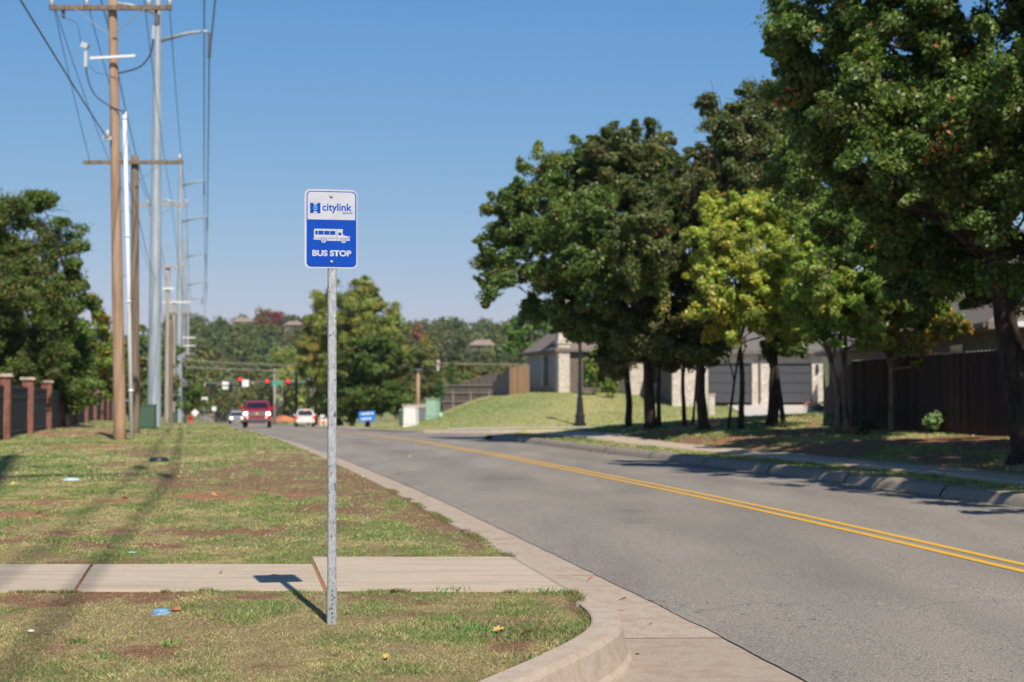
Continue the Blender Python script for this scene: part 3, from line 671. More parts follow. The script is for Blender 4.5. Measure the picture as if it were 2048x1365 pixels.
# low broad-leaved weeds in tufts near the corner
for (a, b, r_, dens) in ((1060, 1275, .30, 900), (1090, 1262, .22, 500), (920, 1265, .16, 350), (960, 1262, .14, 300), (1130, 1190, .10, 200), (1080, 1187, .10, 160), (880, 1245, .12, 180), (340, 1295, .05, 90), (155, 1290, .05, 90), (200, 1318, .09, 160), (1060, 1325, .12, 150), (900, 1170 + 15, .09, 120)):
    cx, cy = gpt(a, b); m = int(dens * .38); xq = cx + rng.normal(0, r_ * .7, m); yq = cy + rng.normal(0, r_ * .6, m)
    k = xq < Gx(yq)
    c = np.array((.13, .22, .07)) * rng.uniform(.7, 1.7, (m, 1))
    V_, C_ = blades(xq[k], yq[k], .01, rng.uniform(.012, .040, m)[k], .010, 1.2, c[k]); Vs.append(V_); Cs.append(C_)
V = np.concatenate(Vs); Cc = np.concatenate(Cs)
tag(npmesh('grass', V, np.arange(len(V)), M['blade'], 3, Cc), 'short patchy lawn grass, green and straw coloured', 'grass', kind='stuff')
# ------------------------------------------------------------------ bus stop sign
def galv(name, c1, c2, metal=.35):
    m, nt, b, o = newmat(name); L = nt.links.new
    v = coords(nt, 'Object', (1, 1, .55)); vo = N(nt, 'ShaderNodeTexVoronoi', Scale=95.); L(v, vo.inputs['Vector'])
    n = N(nt, 'ShaderNodeTexNoise', Scale=26., Detail=6., Roughness=.7); L(v, n.inputs['Vector'])
    ad = N(nt, 'ShaderNodeMath', operation='MULTIPLY_ADD'); L(vo.outputs['Color'], ad.inputs[0]); ad.inputs[1].default_value = .3; L(n.outputs['Fac'], ad.inputs[2])
    r = N(nt, 'ShaderNodeValToRGB'); e = r.color_ramp.elements; e[0].position = .46; e[1].position = .84; e[0].color = c4(c1); e[1].color = c4(c2); L(ad.outputs[0], r.inputs['Fac'])
    n2 = N(nt, 'ShaderNodeTexNoise', Scale=38., Detail=3.); L(v, n2.inputs['Vector'])
    r2 = N(nt, 'ShaderNodeValToRGB'); r2.color_ramp.elements[0].position = .61; r2.color_ramp.elements[1].position = .66; L(n2.outputs['Fac'], r2.inputs['Fac'])
    mx = N(nt, 'ShaderNodeMix', data_type='RGBA'); L(r2.outputs['Color'], mx.inputs['Factor']); L(r.outputs['Color'], mx.inputs[6]); mx.inputs[7].default_value = (.13, .125, .12, 1)
    L(mx.outputs[2], b.inputs['Base Color']); b.inputs['Metallic'].default_value = metal; b.inputs['Roughness'].default_value = .5
    return m
M['galv'] = galv('galvanised_post', (.29, .305, .32), (.50, .52, .55))
M['galv2'] = galv('galvanised_sleeve', (.33, .355, .375), (.42, .445, .465))
M['hole'] = plain('hole_black', (.01, .01, .01), .9)
M['sheet_w'] = plain('white_reflective_sheeting', (.475, .495, .56), .5, spec=.2)
M['sheet_b'] = plain('blue_reflective_sheeting', (.004, .060, .40), .5, spec=.12)
M['sheet_l'] = plain('light_blue_sheeting', (.22, .55, .85), .45)
M['alum'] = plain('aluminium_plate', (.25, .25, .26), .5, .5)
base = hit(663.5, 1249)
SY = base.y; SX = base.x
sign = thing('bus_stop_sign', 'blue and white bus stop sign on a perforated galvanised post by the curb', 'sign', (SX, SY, base.z), R(11.5), None, R(-.22))
def sq(mb, w, z0, z1, c=(0, 0), ch=.006):
    h = w / 2; pr = [(-h + ch, -h), (h - ch, -h), (h, -h + ch), (h, h - ch), (h - ch, h), (-h + ch, h), (-h, h - ch), (-h, -h + ch)]
    vs = [(x + c[0], y + c[1], z) for z in (z0, z1) for x, y in pr]
    mb.add(vs, [tuple(range(8))[::-1], tuple(range(8, 16))] + [(k, (k + 1) % 8, 8 + (k + 1) % 8, 8 + k) for k in range(8)])
K = .0004106
ztop = P(661, 380, SY).z - base.z; zbot = P(661, 539.5, SY).z - base.z; zc_s = (ztop + zbot) / 2
mb = MB(); sq(mb, .0505, -.3, ztop - .012); post = mb.build('post', M['galv'], sign)
mb = MB(); sq(mb, .0580, -.3, .212); sl = mb.build('anchor_sleeve', M['galv2'], sign)
mb = MB(); mb2 = MB()
for k in range(8):
    z = .196 - k * .0262
    mb = MB(); mb.lathe([(.0058, -.0302), (.0058, -.0285)], 12, (0, 0, z), axis='Y'); mb.build('post_hole', M['hole'], sl)
    if k not in (5,): mb2 = MB(); mb2.lathe([(.0036, -.0306), (.0036, -.0300)], 10, (-.0004, 0, z - .0018), axis='Y'); mb2.build('bolt_end', M['galv2'], sl)
def rrect(x0, y0, x1, y1, r, n=8):
    pts = []
    for cx, cy, a in ((x1 - r, y0 + r, -90), (x1 - r, y1 - r, 0), (x0 + r, y1 - r, 90), (x0 + r, y0 + r, 180)):
        for k in range(n + 1):
            t = R(a + 90 * k / n); pts.append((cx + r * math.cos(t), cy + r * math.sin(t)))
    return pts
YF = -.0290
def S(zx, zy, lay): return ((zx - 512) * K - .009, YF - lay * .0006, zc_s + (645 - zy) * K)
def sheet(name, shapes, mat, lay, parent):
    for g in (shapes if isinstance(shapes[0][0][0], (tuple, list)) else [[q] for q in shapes]):
        mb = MB()
        for sh in g: mb.poly([S(a, b, lay) for a, b in sh])
        o = mb.build(name, mat, parent); bm = bmesh.new(); bm.from_mesh(o.data); bmesh.ops.remove_doubles(bm, verts=bm.verts, dist=1e-6); bm.to_mesh(o.data); bm.free()
    return o
pl = rrect(135, 75, 889, 1215, 84)
mb = MB(); n = len(pl)
mb.add([S(a, b, 0) for a, b in pl] + [(S(a, b, 0)[0], YF + .0030, S(a, b, 0)[2]) for a, b in pl], [tuple(range(n)), tuple(range(n, 2 * n))] + [(k, (k + 1) % n, n + (k + 1) % n, n + k) for k in range(n)])
panel = mb.build('sign_panel', [M['sheet_w'], M['alum']], sign)
for p in panel.data.polygons:
    if abs(p.normal.y) < .5 or p.normal.y > .5: p.material_index = 1
sheet('blue_field', [rrect(165, 100, 877, 1193, 66)], M['sheet_b'], 1, panel)
top = [(178, 512)] + [(178 + 52 - 52 * math.cos(R(90 * k / 8)), 113 + 52 - 52 * math.sin(R(90 * k / 8))) for k in range(9)] + [(860 - 52 + 52 * math.sin(R(90 * k / 8)), 113 + 52 - 52 * math.cos(R(90 * k / 8))) for k in range(9)] + [(860, 512)]
sheet('white_header', [top], M['sheet_w'], 2, panel)
# emblem
sheet('emblem', [[(215, 272), (362, 272), (362, 422), (215, 422)]], M['sheet_b'], 3, panel)
def disc(cx, cy, r, a0=0, a1=360, n=16, ry=None): return [(cx + r * math.cos(R(a0 + (a1 - a0) * k / n)), cy + (ry or r) * math.sin(R(a0 + (a1 - a0) * k / n))) for k in range(n + 1)]
def arc(cx, cy, r0, r1, a0, a1, n=14, yk=1.):
    o = []
    for k in range(n):
        t0 = R(a0 + (a1 - a0) * k / n); t1 = R(a0 + (a1 - a0) * (k + 1) / n)
        o.append([(cx + r0 * math.cos(t0), cy + yk * r0 * math.sin(t0)), (cx + r1 * math.cos(t0), cy + yk * r1 * math.sin(t0)), (cx + r1 * math.cos(t1), cy + yk * r1 * math.sin(t1)), (cx + r0 * math.cos(t1), cy + yk * r0 * math.sin(t1))])
    return o
sheet('emblem_arc', [arc(289, 272, 10, 31, 0, 180), arc(289, 422, 10, 31, 180, 360)], M['sheet_w'], 4, panel)
sheet('emblem_link', [arc(289, 338, 18, 31, 200, 340, yk=.8), [[(262, 341), (317, 341), (317, 347), (262, 347)]], arc(289, 350, 18, 31, 20, 160, yk=.9)], M['sheet_l'], 4, panel)
def text(name, s, box, mat, lay, parent, bold=0.):
    cu = bpy.data.curves.new(name, 'FONT'); cu.body = s; cu.offset = bold; cu.resolution_u = 6; cu.extrude = .0
    t = bpy.data.objects.new(name, cu); COL.objects.link(t)
    dg = bpy.context.evaluated_depsgraph_get(); me = bpy.data.meshes.new_from_object(t.evaluated_get(dg))
    bpy.data.objects.remove(t)
    c = np.empty(len(me.vertices) * 3); me.vertices.foreach_get('co', c); c = c.reshape(-1, 3)
    mn = c.min(0); mxx = c.max(0)
    u = (c[:, 0] - mn[0]) / (mxx[0] - mn[0]); w = (c[:, 1] - mn[1]) / (mxx[1] - mn[1])
    x0, y0, x1, y1 = box
    A = np.array(S(x0, y1, lay)); B = np.array(S(x1, y0, lay))
    c2 = np.stack([A[0] + (B[0] - A[0]) * u, np.full(len(u), A[1]), A[2] + (B[2] - A[2]) * w], 1)
    me.vertices.foreach_set('co', c2.ravel()); me.materials.clear(); me.materials.append(mat); me.update()
    o = bpy.data.objects.new(name, me); COL.objects.link(o); o.parent = parent
    return o
text('lettering', 'citylink', (389, 274, 812, 418), M['sheet_b'], 3, panel, .02)
text('lettering', 'EDMOND', (681, 403, 822, 423), M['sheet_b'], 3, panel, .03)
text('lettering', 'BUS STOP', (247, 950, 806, 1039), M['sheet_w'], 2, panel, .045)
# bus pictogram
body = [(270, 655), (284, 645), (590, 645), (590, 778), (270, 778)]
skirt = [(262, 783), (590, 783), (590, 816), (448, 816), (440, 790), (405, 772), (372, 792), (366, 806), (262, 800)]
cabin = [(603, 645), (678, 645), (685, 655), (683, 680), (672, 684), (690, 733), (760, 748), (770, 760), (768, 778), (603, 778)]
front = [(603, 783), (768, 783), (778, 790), (776, 810), (732, 812), (724, 792), (690, 772), (658, 792), (650, 816), (603, 816)]
sheet('bus_symbol', [body, skirt, cabin, front, [(592, 645), (600, 645), (600, 816), (592, 816)], [(777, 735), (784, 735), (784, 810), (777, 810)]], M['sheet_w'], 2, panel)
sheet('bus_window', [rrect(288, 673, 324, 729, 6), rrect(332, 673, 408, 729, 8), rrect(415, 673, 492, 729, 8), rrect(499, 673, 575, 729, 8), [(618, 693), (655, 693), (668, 733), (618, 733)]], M['sheet_b'], 3, panel)
sheet('bus_wheel', [disc(408, 812, 44), disc(692, 812, 44)], M['sheet_b'], 3, panel)
sheet('bus_wheel', [disc(408, 812, 36), disc(692, 812, 36)], M['sheet_w'], 4, panel)
sheet('bus_wheel', [disc(408, 812, 20), disc(692, 812, 20)], M['sheet_b'], 5, panel)
sheet('bus_wheel', [disc(408, 812, 12), disc(692, 812, 12)], M['sheet_w'], 6, panel)
for zx, zy in ((515, 172), (521, 1120)):
    mb = MB(); c = S(zx, zy, 0); r = .0106
    mb.lathe([(.001, -.0098), (r * .45, -.0092), (r * .8, -.0068), (r, -.003), (r, 0)], 16, c, axis='Y'); mb.build('bolt', M['steel_sm'], panel)
# ------------------------------------------------------------------ utility poles
def insulator(mb, c, s=1., mi=0, up=True):
    k = 1 if up else -1
    mb.lathe([(.03 * s, 0), (.07 * s, .03 * s * k), (.05 * s, .07 * s * k), (.085 * s, .10 * s * k), (.05 * s, .15 * s * k), (.06 * s, .2 * s * k), (.03 * s, .24 * s * k)], 8, c, mi)
def wood_pole(label, bx, by, height, r0, r1, mat, lean=0., arm=None, group='wooden utility poles'):
    z = h1(bx, by)
    t = thing('utility_pole', label, 'utility pole', (bx, by, z), 0, group)
    mb = MB(); n = 14
    mb.tube([(lean * k / n, 0, -.5 + (height + .5) * k / n) for k in range(n + 1)], [r0 + (r1 - r0) * k / n for k in range(n + 1)], 12); mb.build('pole', mat, t)
    for (az, w, amat, brace, nins, off) in (arm or []):
        x = lean * az / height + off
        mb = MB(); mb.box((x, -.22, az), (w, .11, .13)); mb.build('crossarm', amat, t)
        if brace:
            mb = MB()
            for s in (-1, 1): mb.beam((x - off + s * .10 * 0 + s * (r1 * .6), -.24, az - .78), (x + s * w * .29, -.29, az - .04), .045, .02)
            mb.build('brace', M['steel_sm'], t)
        for k in nins:
            mb = MB(); insulator(mb, (x + k * w / 2, -.22, az + .065), 1.); mb.build('insulator', M['insul'], t)
    return t, z
pb = P(241, 885, 42.); P1 = (pb.x, 42.)
lean1 = -.26; 
p1, z1 = wood_pole('tall tan wooden utility pole nearest on the left, with crossarm and white riser pipe', P1[0], 42., 13.6, .19, .125, M['pole_wood'], lean1 - .12,
                   [(P(215, 20, 42).z - h1(*P1), 3.62, M['pole_old'], True, (-.97, -.02 - .38, .62, .96), .0)])
L1 = lambda z: (lean1 - .12) * z / 13.6
# riser pipe standing beside the pole
mb = MB(); zr_top = P(251, 225, 42).z - z1; xr = P(265, 885, 42).x - P1[0]; xt = P(250, 225, 42).x - P1[0]
mb.tube([(xr, -.05, -.2), (xr + (xt - xr) * .5, -.05, zr_top * .5), (xt, -.05, zr_top)], .062, 10); 
for k in (.15, .42, .62, .98): 
    zk = zr_top * k; mb.lathe([(.07, zk - .04), (.075, zk), (.07, zk + .04)], 10, (xr + (xt - xr) * k, -.05, 0))
tag(mb.build('riser_pipe', M['pvc'], p1), 'white plastic riser pipe')
for k in (.12, .5, .7, .97):
    mb = MB(); zk = zr_top * k; mb.beam((L1(zk), 0, zk), (xr + (xt - xr) * k, -.05, zk), .05, .04); mb.build('standoff_bracket', M['steel_sm'], p1)
def Q(px, row, D=41.85): v = P(px, row, D); return (v.x - P1[0], v.y - 42., v.z - z1)
mb = MB(); mb.beam(Q(180, 117, 41.7), Q(272, 112, 41.7), .07, .07); mb.build('cutout_arm', M['pvc'], p1)
def spl(p, n=16):
    p = [Vector(a) for a in p]; out = []
    for i in range(len(p) - 1):
        a, b, c, d = p[max(i - 1, 0)], p[i], p[i + 1], p[min(i + 2, len(p) - 1)]
        for k in range(n // (len(p) - 1) + 1):
            t = k / (n // (len(p) - 1) + 1)
            out.append(.5 * ((2 * b) + (c - a) * t + (2 * a - 5 * b + 4 * c - d) * t * t + (3 * b - a - 3 * c + d) * t ** 3))
    out.append(p[-1]); return out
mb = MB(); mb.tube(spl([Q(172, 105), Q(174, 150), Q(190, 190), Q(225, 215), Q(250, 224)]), .022, 6); tag(mb.build('cable', M['cable'], p1), 'looping dark cable into the riser pipe')
mb = MB(); mb.tube(spl([Q(307, 78), Q(300, 110), Q(278, 135), Q(236, 147)]), .026, 6); mb.build('cable', M['cable'], p1)
mb = MB(); mb.tube(spl([Q(125, 36), Q(140, 40), Q(155, 50), Q(162, 85), Q(170, 92)]), .010, 5); mb.build('cable', M['cable'], p1)
mb = MB(); mb.tube(spl([Q(178, 130), Q(192, 145), Q(215, 150), Q(238, 160), Q(240, 172)]), .008, 5); mb.build('cable', M['cable'], p1)
for (a, b, c, d) in ((126, 14, 127, 36), (312, 16, 314, 52), (307, 52, 306, 80)):
    mb = MB(); A = Vector(Q(a, b)); B = Vector(Q(c, d)); m = 7
    mb.tube([A.lerp(B, k / (2 * m)) for k in range(2 * m + 1)], [.03 + .035 * (k % 2) for k in range(2 * m + 1)], 8); mb.build('insulator', M['insul_d'] if a != 307 else M['insul'], p1)
mb = MB(); mb.box(Q(170, 92), (.20, .2, .16), ry=.4); mb.box(Q(172, 118), (.09, .09, .5)); mb.build('fused_cutout', M['insul'], p1)
mb = MB(); mb.box(Q(314, 40), (.14, .14, .3)); mb.build('cutout', M['insul_d'], p1)
mb = MB(); insulator(mb, Q(215, 275, 41.7), .9); mb.box(Q(215, 277, 41.75), (.25, .1, .1)); mb.build('insulator', M['insul'], p1)
def wp(label, px, D, toprow, r, mat, arms, baserow=None, lean=0.):
    b = P(px, 850, D); z = h1(b.x, D); hgt = P(px, toprow, D).z - z
    return wood_pole(label, b.x, D, hgt, r * 1.15, r, mat, lean, [(P(px, a[0], D).z - z, a[1], a[2], a[3], a[4], a[5]) for a in arms]) + (b.x, D)
p2 = wp('dark brown wooden utility pole close behind the tan pole and white riser pipe', 271, 51.5, 312, .14, M['pole_old'], [(327, 3.62, M['pole_old'], True, (.93,), 0.)], lean=-.12)
p3 = wp('wooden utility pole with pale crossarm, mostly hidden behind the first steel pole', 309, 81., 400, .12, M['pole_pale'], [(411, 3.6, M['pole_pale'], True, (-.95, -.3, .95), .05)])
p4 = wp('grey wooden utility pole with short brown crossarm, just right of the first steel pole', 333, 110., 531, .15, M['pole_pale'], [(535, 1.7, M['pole_pale'], False, (.9,), .45), (578, .9, M['white'], False, (), .1)])
p5 = wp('wooden utility pole with a white double crossarm, fifth along the verge', 346, 138., 598, .17, M['pole_pale'], [(605, 2.7, M['white'], False, (-.9, .9), .35), (625, 2.4, M['pole_pale'], False, (), .4)])
p6 = wp('farthest wooden utility pole with stacked crossarms', 370, 178., 622, .14, M['pole_old'], [(630, 2.4, M['pole_old'], False, (), 0), (676, 2.2, M['white'], False, (), .2), (692, 2.2, M['white'], False, (), .2), (708, 2.0, M['pole_pale'], False, (), .2)])
p7 = wp('brown wooden pole between the grey pole and the second steel pole', 341, 124., 640, .19, M['pole_old'], [])
# ------------------------------------------------------------------ steel transmission poles
def steel_pole(label, px, D, height, r0, r1, arms, x=None):
    x = P(px, 845, D).x if x is None else x
    z = h1(x, D)
    t = thing('transmission_pole', label, 'power pole', (x, D, z), 0, 'steel transmission poles')
    mb = MB(); n = 16
    mb.tube([(0, 0, -.4 + (height + .4) * k / n) for k in range(n + 1)], [r0 + (r1 - r0) * k / n for k in range(n + 1)], 12, smooth=False); mb.build('shaft', M['steel'], t)
    tips = []
    for (az, ln, s) in arms:
        mb = MB(); mb.tube([(s * r1 * .5, 0, az - .45), (s * ln * .6, 0, az - .02), (s * (ln * .9), 0, az + .08), (s * ln, 0, az + .05)], [.13, .10, .08, .06], 8); mb.build('arm', M['steel'], t)
        mb = MB(); m = 8; A = Vector((s * ln, 0, az + .02)); B = A - Vector((0, 0, 1.45))
        mb.tube([A.lerp(B, k / (2 * m)) for k in range(2 * m + 1)], [.045 + .09 * (k % 2) for k in range(2 * m + 1)], 8); mb.build('insulator', M['insul_d'], t)
        tips.append(Vector((x + s * ln, D, z + B.z)))
    return t, tips
A1 = P(419, 66, 79.).z - h1(P(308, 845, 79.).x, 79.)
s0, tip0 = steel_pole('pale steel transmission pole standing just outside the left edge of the view', 0, 4.9, 31.5, .38, .20, [(A1 - .2, 2.9, 1), (A1 + 3.1, 2.6, 1), (A1 + 1.4, 2.7, -1)], x=-2.75)
s1, tip1 = steel_pole('nearest blue-grey steel transmission pole, rising out of the top of the view', 308, 79., 27.5, .40, .17, [(A1, 2.9, 1), (A1 + 3.3, 2.6, 1), (A1 + 1.6, 2.7, -1)])
def spp(lab, px, D, top, arms, r0=.38, r1=.17):
    x = P(px, 845, D).x; z = h1(x, D)
    return steel_pole(lab, px, D, P(px, top, D).z - z, r0, r1, [(P(px, a, D).z - z, ln, s) for a, ln, s in arms])
s2, tip2 = spp('second steel transmission pole with three arms, behind the nearest one', 357, 155., 320, [(436, 2.95, 1), (364, 2.6, 1), (400, 2.6, -1)], .40, .2)
s3, tip3 = spp('third and thinnest-looking steel transmission pole, right of the second', 368, 235., 478, [(566, 3.5, 1), (509, 3.3, 1), (538, 2.6, -1)], .42, .26)
s4, tip4 = spp('farthest steel transmission pole beside the crossroads', 374, 320., 575, [(632, 3.4, 1), (597, 3.2, 1)], .4, .3)
def wire(pts, r, sag, label, group, mat=None, n=22):
    mb = MB(); path = []
    for a, b in zip(pts[:-1], pts[1:]):
        a = Vector(a); b = Vector(b)
        for k in range(n):
            t = k / n; p = a.lerp(b, t); p.z -= sag * 4 * t * (1 - t) * min(1, (b - a).length / 80); path.append(p)
    path.append(Vector(pts[-1])); mb.tube(path, r, 5)
    return tag(mb.build('power_line', mat or M['wire']), label, 'power line', group)
wire([Vector((12.5, -62, tip0[0].z + .8)), tip0[0], tip1[0], tip2[0], tip3[0], tip4[0]], .042, 1.7, 'lowest thick conductor strung from the right arms of the steel poles', 'transmission lines')
wire([Vector((12.3, -62, tip0[1].z + .8)), tip0[1], tip1[1], tip2[1], tip3[1], tip4[1]], .042, 1.7, 'upper thick conductor strung from the right arms of the steel poles', 'transmission lines')
wire([Vector((6.5, -62, tip0[2].z + .8)), tip0[2], tip1[2], tip2[2], tip3[2]], .035, 1.7, 'conductor strung from the left arms of the steel poles', 'transmission lines')
def tipw(pole, h, w): return Vector((pole.location.x + w, pole.location.y - .22, pole.location.z + h))
hA = P(215, 14, 42).z - z1 + .25; h3 = P(314, 405, 81).z - p3[1] + .2
xL = L1(hA)
for w1, w3, lb in ((-1.76, -1.66, 'leftmost'), (-.74, -.5, 'second'), (.98, .9, 'third'), (1.72, 1.72, 'rightmost')):
    a = Vector((P1[0] + xL + w1, 41.8, z1 + hA)); c = tipw(p3[0], h3, w3)
    pv = Vector((-3.2 + w1, -8, z1 + hA))
    e5 = tipw(p5[0], P(346, 603, 138).z - p5[1] + .2, w3 * .8 + .3)
    wire([pv, a, c, e5], .0135, .9, lb + ' thin wire on the crossarm of the tan utility pole, running down the verge', 'distribution wires')
ia = Vector((P1[0] + Q(213, 272)[0], 41.7, z1 + Q(213, 272)[2]))
wire([Vector((-3.2, -8, ia.z + .5)), ia], .020, .5, 'neutral wire reaching the tan utility pole low on its left side', 'distribution wires')
wire([ia + Vector((.3, .3, -.2)), Vector((p2[2], 51.4, P(265, 420, 51.5).z)), Vector((p3[2], 81, P(314, 560, 81).z)), Vector((p5[2], 138, P(346, 690, 138).z))], .014, .8, 'low wire linking the wooden poles below their crossarms', 'distribution wires')
wire([Vector((P1[0] + xL - 1.76, 41.8, z1 + hA)), tipw(p2[0], P(271, 322, 51.5).z - p2[1], -1.7)], .012, .9, 'slack wire dropping from the tan pole to the left end of the dark crossarm', 'distribution wires')
# ------------------------------------------------------------------ brick and iron fence (left)
Dl = [37.2, 44, 51, 58.4, 66, 74, 82.4, 91.0, 99.5, 108, 116.5, 125]
fx = lambda D: -5.36 - .235 * D
fence = thing('brick_and_iron_fence', 'black iron picket fence between red brick pillars with pale caps on the left', 'fence', (fx(44), 44, h1(fx(44), 44)))
ox, oy, oz = fence.location
for i, D in enumerate(Dl):
    x = fx(D); z = h1(x, D); mb = MB(); rz = R(13)
    hp = 1.93 if D > 40 else 1.95
    mb.box((x - ox, D - oy, z - oz + hp / 2 - .2), (.40, .40, hp + .4), rz=rz); b = mb.build('brick_pillar', M['brick'], fence)
    mb = MB(); mb.box((x - ox, D - oy, z - oz + hp + .05), (.52, .52, .1), rz=rz, tx=.94, ty=.94); mb.build('cap', M['cap'], b)
    if i < len(Dl) - 1:
        D2 = Dl[i + 1]; x2 = fx(D2); z2 = h1(x2, D2)
        A = Vector((x - ox, D - oy, z - oz)); B = Vector((x2 - ox, D2 - oy, z2 - oz)); dirv = (B - A).normalized()
        A2 = A + dirv * .2; B2 = B - dirv * .2; mb = MB()
        for hz in (.18, 1.32, 1.62): mb.beam(A2 + Vector((0, 0, hz)), B2 + Vector((0, 0, hz)), .04, .045)
        nn = int((B2 - A2).length / .115)
        for k in range(1, nn):
            p = A2.lerp(B2, k / nn); mb.box((p.x, p.y, p.z + .86), (.022, .022, 1.62))
        mb.build('iron_panel', M['iron'], fence)
# ------------------------------------------------------------------ wooden fences
def board_fence(label, pts, heights, mat, rails=False, cap=None, name='wooden_fence'):
    a = Vector(pts[0]); t = thing(name, label, 'fence', (a.x, a.y, a.z))
    for i in range(len(pts) - 1):
        A = Vector(pts[i]) - a; B = Vector(pts[i + 1]) - a; L = (B - A).xy.length; ang = math.atan2(B.y - A.y, B.x - A.x)
        nn = max(2, int(L / .145)); mb = MB()
        for k in range(nn):
            u = (k + .5) / nn; h = heights[i] * (1 - u) + heights[i + 1] * u; z = (B.z - A.z) * u
            mb.box(((k + .5) * L / nn, 0, z + h / 2), (L / nn - .006, .02, h + .0), tx=1)
        o = mb.build('board_panel', mat, t); o.location = A * 1.; o.location.z = A.z; o.rotation_euler = (0, 0, ang)
        if cap:
            m2 = MB()
            for k in range(nn):
                u = (k + .5) / nn; h = heights[i] * (1 - u) + heights[i + 1] * u; z = (B.z - A.z) * u
                m2.box(((k + .5) * L / nn, 0, z + h + .012), (L / nn * .62, .03, .02))
            c = m2.build('worn_top_edge', cap, o)
        if rails:
            m3 = MB()
            for hz in (.3, 1.0, 1.62): m3.box((L / 2, -.04, (B.z - A.z) / 2 + hz), (L, .05, .09))
            for k in range(int(L / 2.4) + 1): m3.box((k * 2.4, -.06, 1.0), (.07, .07, 1.95))
            m3.build('rail', M['pole_pale'], t); r_ = t.children[-1]
            for ch in t.children:
                if ch.name.startswith('rail'): ch.location = A; ch.rotation_euler = (0, 0, ang)
    return t
fa = [(9.08, 38.0), (9.75, 35.5), (10.85, 31.0), (12.3, 25.4), (13.6, 20.5)]
board_fence('tall dark stained board fence behind the trees on the right', [(x, y, h1(x, y) - .05) for x, y in fa], [1.84, 1.88, 1.95, 1.95, 1.95], M['fence_dark'], cap=M['pole_pale'])
fb_ = [(9.09, 38.03), (12.9, 58.5), (16.95, 77.4)]
board_fence('dark board fence added in place of the shaded house wall by the garages', [(x, y, h1(x, y) - .1) for x, y in fb_], [1.84, 1.9, 2.1], M['fence_dark'])  # added board run, filling in for the shaded house wall beside the garages
zf = h1(1.6, 92)
board_fence('sunlit tan board fence beside the grey house on top of the lawn', [(-.15, 91.5, h1(-.15, 91.5) - .06), (1.1, 90.4, h1(1.1, 90.4) - .06)], [1.85, 1.85], M['fence_tan'])
board_fence('shaded board fence with curving top receding from the tan fence', [(-.15, 91.55, h1(-.15, 91.5) - .3), (-.75, 100, h1(-.75, 100) - .3), (-1.5, 112, h1(-1.5, 112) - .3)], [2.1, 1.75, 1.2], M['fence_grey'])
board_fence('weathered grey fence with rails at the foot of the lawn mound', [(-6.3, 118.5, h1(-6.3, 118.5) - .05), (-1.2, 112.2, h1(-1.2, 112.2) - .1)], [1.9, 1.9], M['fence_grey'], rails=True)
# ------------------------------------------------------------------ houses
def hz(x, y): return h1(x, y)
H0 = Vector((3.05, 90., h1(3.05, 90.) - .1)); ang = R(13)
house = thing('house', 'pale stone house with grey side wall and two dark garage doors', 'house', H0, 0)
# grey side wall runs away from the camera, stone corner faces it
def part(mb, name, mat, par, bev=0.): return mb.build(name, mat, par, bev)
ux, uy = -math.sin(ang), math.cos(ang)      # along the side wall, away
vx, vy = math.cos(ang), math.sin(ang)       # along the front, to the right
def W(u, v, z): return (v * vx + u * ux, v * vy + u * uy, z)
def wallbox(mb, u0, u1, v0, v1, z0, z1, mi=0):
    c = [W(u0, v0, z0), W(u0, v1, z0), W(u1, v1, z0), W(u1, v0, z0), W(u0, v0, z1), W(u0, v1, z1), W(u1, v1, z1), W(u1, v0, z1)]
    mb.add(c, [(3, 2, 1, 0), (4, 5, 6, 7), (0, 1, 5, 4), (1, 2, 6, 5), (2, 3, 7, 6), (3, 0, 4, 7)], mi)
mb = MB(); wallbox(mb, 0, 8.6, 0, 6.5, -.5, 2.75); part(mb, 'wall', M['stucco'], house)
mb = MB(); wallbox(mb, -.28, .5, -.18, .55, -.5, 6.2); wallbox(mb, -.36, .55, -.26, .63, 3.2, 3.45); tag(part(mb, 'chimney', M['stone'], house), 'pale stone chimney')
for uu in (3.1,):
    mb = MB(); wallbox(mb, uu, uu + .9, -.03, .1, .55, 2.55); w = part(mb, 'window', M['trim'], house)
    mb = MB(); wallbox(mb, uu + .95, uu + 1.45, -.09, .04, .5, 2.6); part(mb, 'shutter', M['stone'], w)
def hip(mb, u0, u1, v0, v1, z, rise, ov=.4, rl=None):
    u0 -= ov; u1 += ov; v0 -= ov; v1 += ov
    m = min(u1 - u0, v1 - v0) / 2; 
    if (u1 - u0) > (v1 - v0): r = [W(u0 + m, (v0 + v1) / 2, z + rise), W(u1 - m, (v0 + v1) / 2, z + rise)]
    else: r = [W((u0 + u1) / 2, v0 + m, z + rise), W((u0 + u1) / 2, v1 - m, z + rise)]
    e = [W(u0, v0, z), W(u0, v1, z), W(u1, v1, z), W(u1, v0, z)]; b = [(p[0], p[1], z - .16) for p in e]
    vs = e + r + b
    if (u1 - u0) > (v1 - v0): fs = [(0, 1, 4), (1, 2, 5, 4), (2, 3, 5), (3, 0, 4, 5)]
    else: fs = [(3, 0, 4), (0, 1, 5, 4), (1, 2, 5), (2, 3, 4, 5)]
    fs += [(9, 8, 7, 6), (0, 6, 7, 1), (1, 7, 8, 2), (2, 8, 9, 3), (3, 9, 6, 0)]
    mb.add(vs, fs)
mb = MB(); wallbox(mb, -.03, .3, .6, 4.6, -.5, 2.7); part(mb, 'recess_shade_wall', M['grey_brick'], house)  # darker brick panel painting in the shade of the recess beside the chimney
mb = MB(); wallbox(mb, -.06, .1, 1.5, 2.9, .5, 2.2); part(mb, 'window', M['glass'], house)
mb = MB(); hip(mb, 0, 8.6, 0, 6.5, 2.86, 3.1); part(mb, 'roof', M['shingle'], house)
mb = MB(); wallbox(mb, -4.5, 3, 3.2, 8.8, -.5, 2.6); part(mb, 'wall', M['stone'], house)
